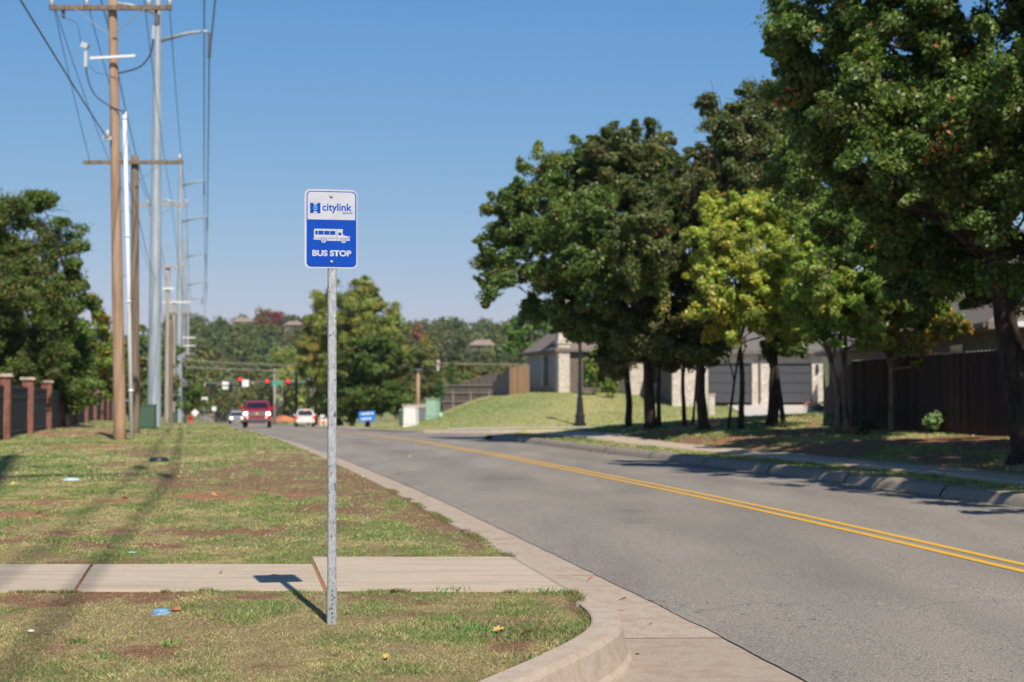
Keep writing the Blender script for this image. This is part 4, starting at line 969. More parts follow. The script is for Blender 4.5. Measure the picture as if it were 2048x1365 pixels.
mb = MB(); hip(mb, -4.5, 3, 3.2, 8.8, 2.71, 1.8); part(mb, 'roof', M['shingle'], house)
mb = MB(); wallbox(mb, -4.53, -4.3, 4.4, 5.9, .7, 2.2); part(mb, 'window', M['trim'], house)
# garage wing, square on to the camera
gz = P(1500, 806, 78.).z
def gl(px, row, D=78.): v = P(px, row, D); return Vector((v.x - H0.x, v.y - H0.y, v.z - H0.z))
gx0 = gl(1345, 806).x; gx1 = gl(1646, 806).x; zb = gl(1400, 806).z
T = gl(1400, 706).z
dl = (gl(1416, 727).x, gl(1504, 727).x); dr = (gl(1552, 728).x, gl(1624, 728).x); dz = gl(1400, 727).z
mb = MB(); y0 = 78 - H0.y
for a, b, c, d in ((gx0, dl[0], zb - .6, T), (dl[1], dr[0], zb - .6, T), (dr[1], gx1, zb - .6, T), (dl[0], dl[1], dz, T), (dr[0], dr[1], dz, T)):
    mb.box(((a + b) / 2, y0 + .2, (c + d) / 2), (b - a, .4, d - c))
part(mb, 'wall', M['stone'], house)
mb = MB(); mb.box(((gx0 + gx1) / 2 - .3 * 0, y0 + 4.4, (zb - .6 + T) / 2), (gx1 - gx0 - .02, 7.9, T - zb + .6)); part(mb, 'wall', M['grey_brick'], house)
for a, b in (dl, dr):
    mb = MB(); nh = 4; hh = (dz - zb) / nh
    for k in range(nh): mb.box(((a + b) / 2, y0 + .13, zb + hh * (k + .5)), (b - a - .02, .05, hh - .03))
    mb.box(((a + b) / 2, y0 + .16, (zb + dz) / 2), (b - a - .01, .03, dz - zb)); part(mb, 'garage_door', M['door_gar'], house)
mb = MB(); mb.box(((dl[1] + dr[0]) / 2 - .25, y0 - .07, (zb + T) / 2), (.09, .09, T - zb)); part(mb, 'downspout', M['trim'], house)
lx = gl(1634, 737); mb = MB(); mb.box((lx.x, y0 - .08, lx.z), (.16, .16, .42), tx=.7, ty=.7); part(mb, 'wall_lantern', M['black'], house)
mb = MB(); e0 = gx0 - .4; e1 = gx1 + .4; ya_ = y0 - .45; yb_ = y0 + 8.8; zt_ = T + .12
r0_ = Vector((e0 + 3.2, (ya_ + yb_) / 2, zt_ + 2.0)); r1_ = Vector((e1 - 3.2, (ya_ + yb_) / 2, zt_ + 2.0))
vs = [(e0, ya_, zt_), (e1, ya_, zt_), (e1, yb_, zt_), (e0, yb_, zt_), r0_, r1_, (e0, ya_, zt_ - .2), (e1, ya_, zt_ - .2), (e1, yb_, zt_ - .2), (e0, yb_, zt_ - .2)]
mb.add(vs, [(0, 1, 5, 4), (1, 2, 5), (2, 3, 4, 5), (3, 0, 4), (9, 8, 7, 6), (0, 6, 7, 1), (1, 7, 8, 2), (2, 8, 9, 3), (3, 9, 6, 0)])
part(mb, 'roof', M['shingle2'], house)
mb = MB(); mb.box((gl(1614, 690).x, y0 + 1.6, zt_ + .95), (.45, .45, .5)); part(mb, 'roof_vent', M['gutter_w'], house)
# second house behind the dark fence
h2 = thing('house', 'brown house with grey shingle roof behind the dark fence at the right edge', 'house', (13.3, 38.6, h1(13.3, 38.6)))
def B2(mb, x0, x1, y0, y1, z0, z1): mb.box(((x0 + x1) / 2, (y0 + y1) / 2, (z0 + z1) / 2), (x1 - x0, y1 - y0, z1 - z0), rz=0)
skew = -.055
def hb(p): x, y, z = p; return (x + y * -skew, y, z)
zh = P(1960, 655, 39.).z - h2.location.z
mb = MB(); pr = [(0, 0), (11, 0), (11, 28), (0, 28)]
mb.add([hb((x, y, -.5)) for x, y in pr] + [hb((x, y, zh)) for x, y in pr], [(3, 2, 1, 0), (4, 5, 6, 7), (0, 1, 5, 4), (1, 2, 6, 5), (2, 3, 7, 6), (3, 0, 4, 7)]); part(mb, 'wall', M['grey_brick'], h2)
mb = MB(); pr = [(-.5, -.5), (11.5, -.5), (11.5, 28.5), (-.5, 28.5)]; zr2 = zh + .12; rg = [(5.5, 5.5, zr2 + 4.4), (5.5, 22.5, zr2 + 4.4)]
mb.add([hb((x, y, zr2)) for x, y in pr] + [hb(p) for p in rg] + [hb((x, y, zr2 - .2)) for x, y in pr], [(0, 1, 4), (1, 2, 5, 4), (2, 3, 5), (3, 0, 4, 5), (9, 8, 7, 6), (0, 6, 7, 1), (1, 7, 8, 2), (2, 8, 9, 3), (3, 9, 6, 0)]); part(mb, 'roof', M['shingle'], h2)
mb = MB(); mb.box((6, -.58, zr2 - .08), (12.4, .12, .14)); part(mb, 'gutter', M['gutter_w'], h2)
mb = MB(); mb.beam(hb((-.56, -.4, zr2 - .09)), hb((-.56, 28.5, zr2 - .09)), .1, .13); part(mb, 'gutter', M['trim'], h2)
mb = MB(); mb.add([hb(p) for p in ((-.02, 4, .9), (-.02, 5.4, .9), (-.02, 5.4, 2.2), (-.02, 4, 2.2))], [(0, 1, 2, 3)]); part(mb, 'window', M['glass'], h2)
# houses on the far hill
def far_house(label, px, row, D, w, roofm, wallm=None):
    p = P(px, row, D); z = p.z - 3.4 - w * .24
    t = thing('hill_house', label, 'house', (p.x, D, z))
    mb = MB(); mb.box((0, 0, 0), (w, w * .7, 7.)); part(mb, 'wall', wallm or M['far_wall'], t)
    mb = MB(); a = w / 2 + .6; b = w * .35 + .6; mb.add([(-a, -b, 3.4), (a, -b, 3.4), (a, b, 3.4), (-a, b, 3.4), (-a * .45, 0, 3.4 + w * .24), (a * .45, 0, 3.4 + w * .24)], [(0, 1, 5, 4), (1, 2, 5), (2, 3, 4, 5), (3, 0, 4), (3, 2, 1, 0)]); part(mb, 'roof', roofm, t)
    mb = MB()
    for k in (-.3, 0, .3): mb.box((k * w, -w * .35 - .02, 1.2), (1.2, .1, 1.3))
    part(mb, 'window', M['trim'], t)
M['far_roof'] = noisy('brown_far_roof', (.22, .165, .14), (.31, .235, .20), 3., .9)
far_house('brown roofed house on the skyline left of the rust-coloured tree', 487, 636, 520, 7, M['far_roof'])
far_house('brown roofed house right of the maroon tree on the skyline', 588, 643, 500, 6, M['far_roof'])
far_house('long brown roofed house on the wooded hill left of the pine tree', 965, 680, 380, 6.5, M['far_roof'])
sh = P(950, 776, 128); t = thing('shed', 'low pale roofed shed behind the weathered grey fence', 'shed', (sh.x, 128, h1(sh.x, 128)))
zs = sh.z - t.location.z
mb = MB(); mb.box((0, 0, zs / 2 - .2), (2.6, 2.2, zs)); part(mb, 'wall', M['pole_pale'], t)
mb = MB(); mb.add([(-1.5, -1.3, zs - .3), (1.5, -1.3, zs - .3), (1.35, .1, zs + .35), (-1.35, .1, zs + .35), (1.5, 1.4, zs - .3), (-1.5, 1.4, zs - .3)], [(0, 1, 2, 3), (3, 2, 4, 5), (0, 3, 5), (1, 4, 2), (0, 5, 4, 1)]); part(mb, 'roof', M['shed'], t)
# ------------------------------------------------------------------ lamp post
lp = hit(1160, 852, 60, 80); t = thing('lamp_post', 'black lamp post by the side street, its lantern hidden in the leaves', 'lamp post', lp)
mb = MB(); mb.lathe([(.29, -.1), (.29, .12), (.22, .16), (.22, .42), (.25, .46), (.18, .55), (.13, 1.25), (.15, 1.30), (.10, 1.36), (.075, 2.6), (.075, 4.4), (.10, 4.45)], 12, smooth=False); part(mb, 'post', M['black'], t)
mb = MB(); mb.lathe([(.08, 4.45), (.17, 4.6), (.24, 5.1), (.26, 5.15), (.05, 5.45), (.02, 5.6)], 8, smooth=False); part(mb, 'lantern', M['black'], t)
# ------------------------------------------------------------------ cabinets, hydrant, signs
def cab(label, px, row, w, d, h, mat, rz=0., lid=None, name='utility_box', tx=.97, D=None):
    p = hit(px, row) if D is None else Vector((P(px, row, D).x, D, h1(P(px, row, D).x, D)))
    t = thing(name, label, 'utility box', (p.x, p.y, p.z), rz)
    mb = MB(); mb.box((0, 0, h / 2 - .05), (w, d, h + .1), tx=tx, ty=tx); part(mb, 'cabinet', mat, t, .02)
    mb = MB(); mb.box((0, 0, h + .02), (w * 1.03, d * 1.06, .05)); part(mb, 'lid', lid or mat, t, .01)
    mb = MB(); mb.box((0, -d / 2 - .012, h * .5), (w * .86, .02, h * .8)); mb.box((w * .3, -d / 2 - .03, h * .5), (.04, .04, .12)); part(mb, 'door', mat, t)
    return t
cab('dark green transformer cabinet on the verge in front of the nearest steel pole', 296, 855, .68, .6, 1.08, M['green_box'], R(5), D=65.)
cab('small green cabinet on the verge beside the second steel pole', 349, 846, .55, .5, 1.0, M['green_box'], D=135.)
cab('tall white utility cabinet at the far corner of the side street', 822, 848, .72, .62, 1.02, M['white'], R(-14), D=79)
cab('low dark green box left of the white cabinet', 808, 842, .60, .5, .86, M['green_box'], R(4), D=86)
cab('pale green box tucked behind the white cabinet', 809, 840, .5, .5, .92, M['green_pale'], R(-20), D=88)
cab('pale green transformer box right of the white cabinet', 866, 836, .72, .7, 1.16, M['green_pale'], R(-18), tx=.9, D=86)
cab('dark grey box between the white cabinet and the pale green transformer box', 844, 836, .6, .4, .7, M['grey_box'], D=90)
p = Vector((P(881, 832, 84).x, 84, h1(P(881, 832, 84).x, 84))); t = thing('valve_riser', 'small round pale green riser beside the pale transformer box', 'utility riser', p)
mb = MB(); mb.lathe([(.16, -.1), (.16, .18), (.12, .26), (.03, .30)], 12); part(mb, 'cap', M['green_pale'], t)
# bench-like beam behind the boxes
t = thing('guard_rail', 'pale brown low rail passing behind the white cabinet', 'rail', (P(832, 812, 92).x, 92, h1(P(832, 812, 92).x, 92)))
zq = P(832, 812, 92).z - t.location.z
mb = MB(); mb.box((0, 0, zq), (1.75, .12, .20)); part(mb, 'rail', M['cap'], t)
mb = MB()
for s in (-.7, .7): mb.box((s, 0, zq / 2), (.12, .12, zq + .1))
part(mb, 'post', M['cap'], t)
hy = P(381, 845, 130); t = thing('fire_hydrant', 'red fire hydrant on the verge by the road bend', 'fire hydrant', (hy.x, 130, h1(hy.x, 130)))
mb = MB(); mb.lathe([(.2, -.05), (.2, .05), (.14, .08), (.14, .5), (.17, .52), (.16, .62), (.08, .72), (.03, .76)], 12); part(mb, 'barrel', M['red'], t)
mb = MB(); mb.lathe([(.07, -.24), (.07, .24)], 8, (0, 0, .45), axis='X'); part(mb, 'outlet', M['red'], t)
def roadsign(label, px, row, D, w, h, mat, shape='rect', mat2=None, foot=True, name='road_sign'):
    p = P(px, row, D); z = h1(p.x, D)
    t = thing(name, label, 'sign', (p.x, D, z)); zz = p.z - z
    mb = MB()
    if shape == 'rect': mb.box((0, 0, zz), (w, .03, h))
    elif shape == 'diamond': mb.box((0, 0, zz), (w, .03, w), ry=R(45))
    elif shape == 'disc': mb.lathe([(w / 2, -.02), (w / 2, .02)], 16, (0, 0, zz), axis='Y')
    part(mb, 'sign_panel', mat, t)
    if foot: mb = MB(); mb.box((0, .05, zz / 2 - .1), (.06, .05, zz + .2)); part(mb, 'post', M['steel_sm'], t)
    return t
roadsign('square white road sign on a post left of the blue spruce', 409, 802, 172, .75, .85, M['white'])
roadsign('small round white marker left of the square white sign', 398, 814, 165, .42, .42, M['white'], 'disc')
roadsign('white diamond sign just above the red hydrant', 390, 826, 150, .6, .6, M['white'], 'diamond')
roadsign('small white sign at the foot of the blue spruce', 428, 818, 175, .55, .5, M['white'])
# blue yard sign with pale writing bands
p = hit(734, 846, 70, 130); t = thing('yard_sign', 'blue banner sign with white lettering low in front of the dark trees', 'sign', (P(734, 846, 98).x, 98, h1(P(734, 846, 98).x, 98)), R(6))
zz = P(734, 833, 98).z - t.location.z
mb = MB(); mb.box((0, 0, zz), (1.13, .04, .70), ry=R(-4)); pn = part(mb, 'sign_panel', M['sign_blue2'], t)
mb = MB()
for r_, ws in ((.19, (.10, .15, .08, .16, .12, .10)), (-.16, (.09, .13, .16, .08, .14))):
    x = -.42
    for k, w in enumerate(ws): mb.box((x + w / 2, -.026, zz + r_ + x * .07), (w * .8, .01, .15 if k % 2 else .12), ry=R(-4)); x += w + .03
part(mb, 'lettering', M['white'], pn)
mb = MB()
for s in (-.5, .5): mb.box((s, .04, zz / 2), (.04, .04, zz + .3))
part(mb, 'stake', M['steel_sm'], t)
# white A-frame barricade and orange barrier mesh near the crossroads
p = Vector((P(648, 853, 118).x, 118, h1(P(648, 853, 118).x, 118))); t = thing('barricade', 'white folding barricade at the right kerb near the white car', 'barricade', p)
mb = MB()
for s in (-.22, .22):
    for q in (-.2, .2): mb.beam((s, q, -.02), (s, 0, .95), .05, .04)
part(mb, 'leg', M['white'], t); mb = MB(); mb.box((0, -.06, .8), (.6, .03, .2)); mb.box((0, -.10, .5), (.6, .03, .15)); part(mb, 'board', M['white'], t)
for px, lab, w, hh, D in ((566, 'mound of red earth behind the red pickup', 3.8, .8, 200), (648, 'smaller mound of red earth right of the white car', 2.6, .85, 182)):
    p = P(px, 834, D); t = MB(); rr = random.Random(px)
    prof = [(1 - k / 7) for k in range(8)]
    vs = []; fs = []; n = 24
    for j, q in enumerate(prof):
        for k in range(n):
            a = 2 * math.pi * k / n; w_ = 1 + .18 * math.sin(3 * a + px) + rr.uniform(-.08, .08)
            vs.append((w * q * w_ * math.cos(a) * .5, w * .35 * q * w_ * math.sin(a), hh * (1 - q ** 1.7) + rr.uniform(-.05, .05)))
    for j in range(7):
        for k in range(n): fs.append((j * n + k, j * n + (k + 1) % n, (j + 1) * n + (k + 1) % n, (j + 1) * n + k))
    t.add(vs, fs, 0, True); o = t.build('earth_mound', M['dirtred']); o.location = (p.x, D, h1(p.x, D) + (.2 if px == 570 else .2)); tag(o, lab, 'earth mound')
# ------------------------------------------------------------------ traffic signals
def mast(label, px, D, arm_to, armrow, toprow):
    b = P(px, 845, D); z = h1(b.x, D)
    t = thing('traffic_signal_mast', label, 'traffic signal', (b.x, D, z))
    zt = P(px, toprow, D).z - z; za = P(px, armrow, D).z - z
    mb = MB(); mb.tube([(0, 0, -.3), (0, 0, zt)], [.2, .13], 10); part(mb, 'post', M['black'], t)
    if arm_to is not None:
        mb = MB(); mb.tube([(0, 0, za), ((arm_to - px) / F * D, -.1, za + .12)], [.11, .05], 8); part(mb, 'mast_arm', M['grey_box'], t)
    return t, z, b
def signal(t, z, b, px, row, D, lit=True):
    x = (px - 1024) / F * D - b.x; zz = P(px, row, D).z - z
    mb = MB(); mb.box((x, -.25, zz - .35), (.42, .3, 1.12)); hs_ = part(mb, 'signal_head', M['black'], t)
    for k in range(3):
        mb = MB(); mb.lathe([(.15, -.06), (.15, .02)], 14, (x, -.43, zz - .35 * k), axis='Y'); part(mb, 'lens', M['siglight'] if (lit and k == 0) else M['lens_off'], hs_)
D = 172.
mr_, z, b = mast('black traffic signal mast with three red lights on its arm over the road', 617, D, 452, 765, 728)
for px in (482, 536, 578): signal(mr_, z, b, px, 763 if px != 482 else 759, D)
def plate(t, z, b, px, row, D, w, h, mat, name='sign_plate'):
    mb = MB(); mb.box(((px - 1024) / F * D - b.x, -.3, P(px, row, D).z - z), (w, .04, h)); part(mb, name, mat, t)
plate(mr_, z, b, 492, 767, D, .85, .85, M['white']); plate(mr_, z, b, 555, 767, D, 1.15, .42, M['sign_green'], 'street_name_plate'); plate(mr_, z, b, 507, 766, D, .4, .22, M['cap'])
ml_, z, b = mast('traffic signal mast at the far left corner, arm with dark signal heads facing away', 352, 176., 470, 768, 735)
for px, r_ in ((377, 775), (423, 774), (462, 772)): signal(ml_, z, b, px, r_, 176., False)
plate(ml_, z, b, 400, 771, 176., 1.5, .42, M['white'], 'street_name_plate'); plate(ml_, z, b, 452, 767, 176., .8, .45, M['white']); plate(ml_, z, b, 452, 776, 176., .75, .35, M['white'])
mast('dark post rising behind the white car', 592, 160., None, 800, 745)
b = P(549, 850, 185); t = thing('utility_pole', 'pale thin utility pole with guy posts behind the green street name sign', 'utility pole', (b.x, 185, h1(b.x, 185)), 0, 'wooden utility poles')
zt_ = P(549, 738, 185).z - t.location.z
mb = MB(); mb.tube([(0, 0, -.3), (0, 0, zt_)], [.2, .14], 8); part(mb, 'pole', M['pole_pale'], t)
mb = MB(); mb.box((0, -.15, zt_ - .25), (.7, .1, .12)); part(mb, 'crossarm', M['pole_pale'], t)
mb = MB()
for k, q in ((.42, .85), (.68, .55), (.95, .8)): mb.tube([(k, 0, -.3), (k, 0, zt_ * q)], .035, 6)
part(mb, 'guy_post', M['pole_pale'], t)
def free(px, row, D): return P(px, row, D)
wire([free(330, 716, 180), free(440, 725, 182), free(592, 732, 180)], .045, .15, 'upper wire crossing the road above the traffic signals', 'wires over the crossroads', M['pole_pale'])
wire([free(330, 733, 184), free(549, 742, 184.9)], .05, .1, 'lower wire crossing from the left to the thin pale pole', 'wires over the crossroads', M['pole_pale'])
wire([free(549, 742, 184.9), free(617, 752, 172)], .05, .1, 'short wire sloping down from the thin pale pole to the signal mast', 'wires over the crossroads', M['pole_pale'])
b = P(836, 806, 112); t = thing('utility_pole', 'short brown wooden pole with small top bracket behind the white cabinet', 'utility pole', (b.x, 112, h1(b.x, 112)), 0, 'wooden utility poles')
zt_ = P(836, 748, 112).z - t.location.z; mb = MB(); mb.tube([(0, 0, -.3), (0, 0, zt_)], [.16, .14], 8); part(mb, 'pole', M['pole_wood'], t)
mb = MB(); mb.box((0, 0, zt_ + .35), (.7, .08, .08)); mb.box((0, 0, zt_ + .15), (.06, .06, .5)); part(mb, 'bracket', M['grey_box'], t)
b = P(876, 806, 125); t = thing('utility_pole', 'slim pale pole with rounded top rising behind the left cypress', 'utility pole', (b.x, 125, h1(b.x, 125)), 0, 'wooden utility poles')
zt_ = P(876, 726, 125).z - t.location.z; mb = MB(); mb.tube([(0, 0, -.3), (0, 0, zt_)], [.13, .10], 8); part(mb, 'pole', M['pole_pale'], t)
mb = MB(); mb.lathe([(.1, -.15), (.2, 0), (.15, .2), (.03, .25)], 10, (0, 0, zt_)); part(mb, 'cap', M['cap'], t)
wire([free(876, 727, 125), free(1250, 730, 140)], .03, .25, 'thin cable running right from the slim pale pole', 'wires behind the lawn', M['pole_pale'])
# ------------------------------------------------------------------ vehicles (local: front faces -y, centred on x, length along +y)
def loft_body(secs):
    mb = MB(); n = 12; vs = []; fs = []
    for (y, w, zb, zs, wt, zt) in secs:
        half = [(w * .90, zb), (w, zb + .10), (w, zs - .08), (w * .985, zs), (wt, zt - .06), (wt - .10, zt)]
        for x, z in half: vs.append((x, y, z))
        for x, z in reversed(half): vs.append((-x, y, z))
    for i in range(len(secs) - 1):
        for k in range(n): fs.append((i * n + k, i * n + (k + 1) % n, (i + 1) * n + (k + 1) % n, (i + 1) * n + k))
    fs.append(tuple(range(n))); fs.append(tuple((len(secs) - 1) * n + k for k in range(n))[::-1])
    mb.add(vs, fs); return mb
def wheels(t, ys_, w, r):
    for y in ys_:
        for s in (-1, 1):
            mb = MB(); x = s * (w - .13); mb.lathe([(r * .9, -.13), (r, -.10), (r, .10), (r * .9, .13)], 18, (x, y, r), axis='X'); tw = mb.build('wheel', M['tyre'], t)
            mb = MB(); mb.lathe([(r * .62, -.01), (r * .58, .01), (.05, .02)] if s > 0 else [(.05, -.02), (r * .58, -.01), (r * .62, .01)], 14, (x + s * .13, y, r), axis='X'); mb.build('rim', M['rim'], tw)
def quadpart(name, q, mat, par, d=.012):
    a, b, c, e = [Vector(p) for p in q]; n_ = (b - a).cross(e - a).normalized() * d; mb = MB()
    mb.add([a - n_, b - n_, c - n_, e - n_, a + n_, b + n_, c + n_, e + n_], [(3, 2, 1, 0), (4, 5, 6, 7), (0, 1, 5, 4), (1, 2, 6, 5), (2, 3, 7, 6), (3, 0, 4, 7)]); return mb.build(name, mat, par)
def place(px, D, side_off=0.):
    x = P(px, 850, D).x; return Vector((x, D, float(zroad(np.array([x]), np.array([D]))[0])))
# red pickup, oncoming
p = place(513.5, 102.); t = thing('pickup_truck', 'red pickup truck with lit headlights driving towards the camera', 'pickup truck', p, R(9))
sec = [(0, .90, .50, 1.02, .86, 1.06), (.12, .99, .45, 1.12, .92, 1.17), (.5, 1.01, .42, 1.19, .93, 1.24), (1.5, 1.015, .42, 1.24, .93, 1.31), (1.62, 1.015, .42, 1.25, .90, 1.34), (2.35, 1.015, .42, 1.26, .80, 1.86), (2.6, 1.015, .42, 1.26, .79, 1.92), (3.9, 1.015, .42, 1.26, .79, 1.91), (4.15, 1.015, .42, 1.26, .82, 1.80), (4.3, 1.015, .42, 1.26, .93, 1.33), (5.9, 1.0, .5, 1.26, .93, 1.33)]
loft_body(sec).build('body', M['red_car'], t)
quadpart('windshield', [(-.80, 1.66, 1.385), (.80, 1.66, 1.385), (.70, 2.29, 1.80), (-.70, 2.29, 1.80)], M['glass'], t, .02)
quadpart('grille', [(-.62, -.015, .84), (.62, -.015, .84), (.68, .05, 1.14), (-.68, .05, 1.14)], M['bumper'], t, .03)
mb = MB(); mb.lathe([(.02, -.07), (.10, -.05), (.11, 0)], 14, (0, 0, .98), axis='Y'); o = mb.build('emblem', M['amber'], t); o.scale = (1.4, 1, 1)
for s in (-1, 1):
    mb = MB(); mb.box((s * .80, -.02, 1.02), (.24, .08, .20)); mb.build('headlight', M['headlight'], t)
    mb = MB(); mb.lathe([(.06, -.03), (.06, .03)], 10, (s * .66, -.06, .74), axis='Y'); mb.build('fog_light', M['fog'], t)
    mb = MB(); mb.box((s * 1.15, 1.75, 1.42), (.24, .12, .20)); mb.box((s * 1.03, 1.75, 1.36), (.14, .06, .06)); mb.build('mirror', M['red_car'], t)
    quadpart('side_window', [(s * 1.0, 1.9, 1.31), (s * 1.0, 3.9, 1.31), (s * .84, 3.85, 1.78), (s * .86, 2.5, 1.78)], M['glass'], t, .02)
mb = MB(); mb.box((0, .0, .58), (1.9, .22, .20)); mb.box((0, .12, .42), (1.2, .3, .16)); mb.build('bumper', M['bumper'], t)
wheels(t, (1.0, 4.75), 1.0, .41)
# SUV builder
def suv(name, label, p, rz, mat, w=.95, L=4.8, h=1.72, rear=False, lights=True, cat='car'):
    t = thing(name, label, cat, p, rz)
    s_ = [(0, w * .88, .42, .80, w * .8, .86), (.12, w * .97, .36, .92, w * .88, .97), (.9, w, .34, 1.0, w * .88, 1.06), (1.2, w, .34, 1.02, w * .86, 1.10), (1.95, w, .34, 1.04, w * .76, h - .04), (2.4, w, .34, 1.04, w * .76, h), (L - .7, w, .34, 1.04, w * .76, h), (L - .15, w, .36, 1.02, w * .80, 1.08), (L, w * .93, .42, .98, w * .8, 1.02)]
    if rear: s_[-3] = (L - .35, w, .34, 1.04, w * .76, h - .02)
    loft_body(s_).build('body', mat, t)
    quadpart('windshield', [(-w * .78, 1.24, 1.14), (w * .78, 1.24, 1.14), (w * .68, 1.92, h - .12), (-w * .68, 1.92, h - .12)], M['glass'], t, .03)
    yb = L - .35 if rear else L - .7
    quadpart('rear_window', [(w * .76, L - .17 + .02, 1.12), (-w * .76, L - .17 + .02, 1.12), (-w * .68, yb + .02, h - .10), (w * .68, yb + .02, h - .10)], M['glass'], t, .03)
    for s in (-1, 1):
        quadpart('side_window', [(s * (w - .015), 1.45, 1.09), (s * (w - .015), L - .6, 1.09), (s * w * .80, L - .85, h - .14), (s * w * .80, 2.05, h - .14)], M['glass'], t, .02)
        mb = MB(); mb.box((s * w * .80, .03, .80), (.30, .10, .15)); mb.build('headlight', M['headlight'] if lights else M['chrome'], t)
        mb = MB(); mb.box((s * w * .88, L - .03, .93), (.20, .14, .34)); mb.build('tail_light', M['tail'], t)
        mb = MB(); mb.box((s * (w + .10), 1.5, 1.14), (.18, .1, .13)); mb.build('mirror', mat, t)
    quadpart('grille', [(-.45, -.01, .58), (.45, -.01, .58), (.5, .03, .84), (-.5, .03, .84)], M['bumper'], t, .02)
    mb = MB(); mb.box((0, L - .02, .50), (w * 1.8, .14, .16)); mb.build('bumper', mat if rear else M['bumper'], t)
    wheels(t, (.85, L - .95), w, .34)
    if rear:
        mb = MB(); mb.lathe([(.07, -.02), (.07, .02)], 12, (0, L - .30, h - .06), axis='Y'); mb.build('brake_light', M['brake'], t)
        mb = MB(); mb.box((0, L + .01, .78), (.32, .03, .17)); mb.build('license_plate', M['white'], t)
    return t
p = place(597, 142.); rz = R(9); suv('white_suv', 'white car seen from behind with red tail lights, driving away ahead of the pickup', p + Vector((0, 4.2, 0)), R(180 + 9), M['white_car'], .97, 4.7, 1.72, rear=True)
p = place(474, 196.); suv('silver_car', 'silver car with lit headlights partly hidden behind the red pickup', p, R(14), M['silver_car'], .98, 4.7, 1.78)
p = place(456, 214.); suv('blue_car', 'dark blue car half hidden behind the crest of the grass verge', p, R(30), M['blue_car'], .92, 4.6, 1.45, lights=False)
# ------------------------------------------------------------------ trees
LEAF = {
 'oak': [((0.105, 0.166, 0.038), .5), ((0.149, 0.219, 0.049), .3), ((0.079, 0.131, 0.038), .18), ((0.480, 0.168, 0.060), .012), ((0.350, 0.333, 0.088), .03)],
 'oakbrown': [((.120, .150, .045), .55), ((.090, .130, .040), .32), ((.19, .15, .065), .09), ((.45, .20, .08), .02)],
 'yellow': [((.34, .42, .08), .5), ((.22, .32, .06), .26), ((.54, .52, .09), .18), ((.66, .48, .06), .04)],
 'yg': [((.21, .31, .06), .5), ((.29, .37, .075), .28), ((.46, .43, .07), .07), ((.12, .19, .045), .15)],
 'orange': [((0.123, 0.210, 0.038), .55), ((0.175, 0.263, 0.052), .2), ((0.504, 0.300, 0.036), .15), ((0.480, 0.180, 0.036), .05)],
 'dark': [((0.079, 0.131, 0.032), .5), ((0.114, 0.184, 0.038), .35), ((0.193, 0.175, 0.061), .15)],
 'leftmix': [((.085, .130, .030), .5), ((.12, .17, .035), .25), ((.15, .125, .06), .2), ((.40, .2, .06), .01)],
 'far': [((0.131, 0.193, 0.067), .5), ((0.175, 0.236, 0.074), .3), ((0.210, 0.193, 0.079), .2)],
 'fary': [((.25, .29, .075), .5), ((.19, .24, .065), .36), ((.42, .36, .08), .10), ((.50, .27, .06), .015)],
 'farmix': [((0.149, 0.184, 0.061), .4), ((0.114, 0.158, 0.052), .3), ((0.245, 0.184, 0.079), .25), ((0.360, 0.240, 0.048), .04)],
 'pine': [((0.105, 0.193, 0.052), .6), ((0.158, 0.263, 0.061), .4)], 'cypress': [((0.061, 0.140, 0.038), .7), ((0.088, 0.175, 0.049), .3)],
 'spruce': [((0.123, 0.193, 0.158), .7), ((0.175, 0.245, 0.201), .3)], 'maroon': [((0.280, 0.061, 0.079), .7), ((0.193, 0.079, 0.088), .3)], 'rust': [((0.312, 0.144, 0.072), .7), ((0.315, 0.193, 0.088), .3)],
 'hill': [((0.105, 0.149, 0.067), .45), ((0.149, 0.184, 0.074), .35), ((0.193, 0.166, 0.088), .2)], 'hilly': [((0.210, 0.228, 0.079), .6), ((0.158, 0.193, 0.070), .4)],
 'hillp': [((0.245, 0.263, 0.140), .6), ((0.193, 0.228, 0.114), .4)], 'shrub': [((0.175, 0.280, 0.105), .6), ((0.350, 0.455, 0.193), .4)], 'shrubd': [((0.052, 0.105, 0.035), 1.)],
}
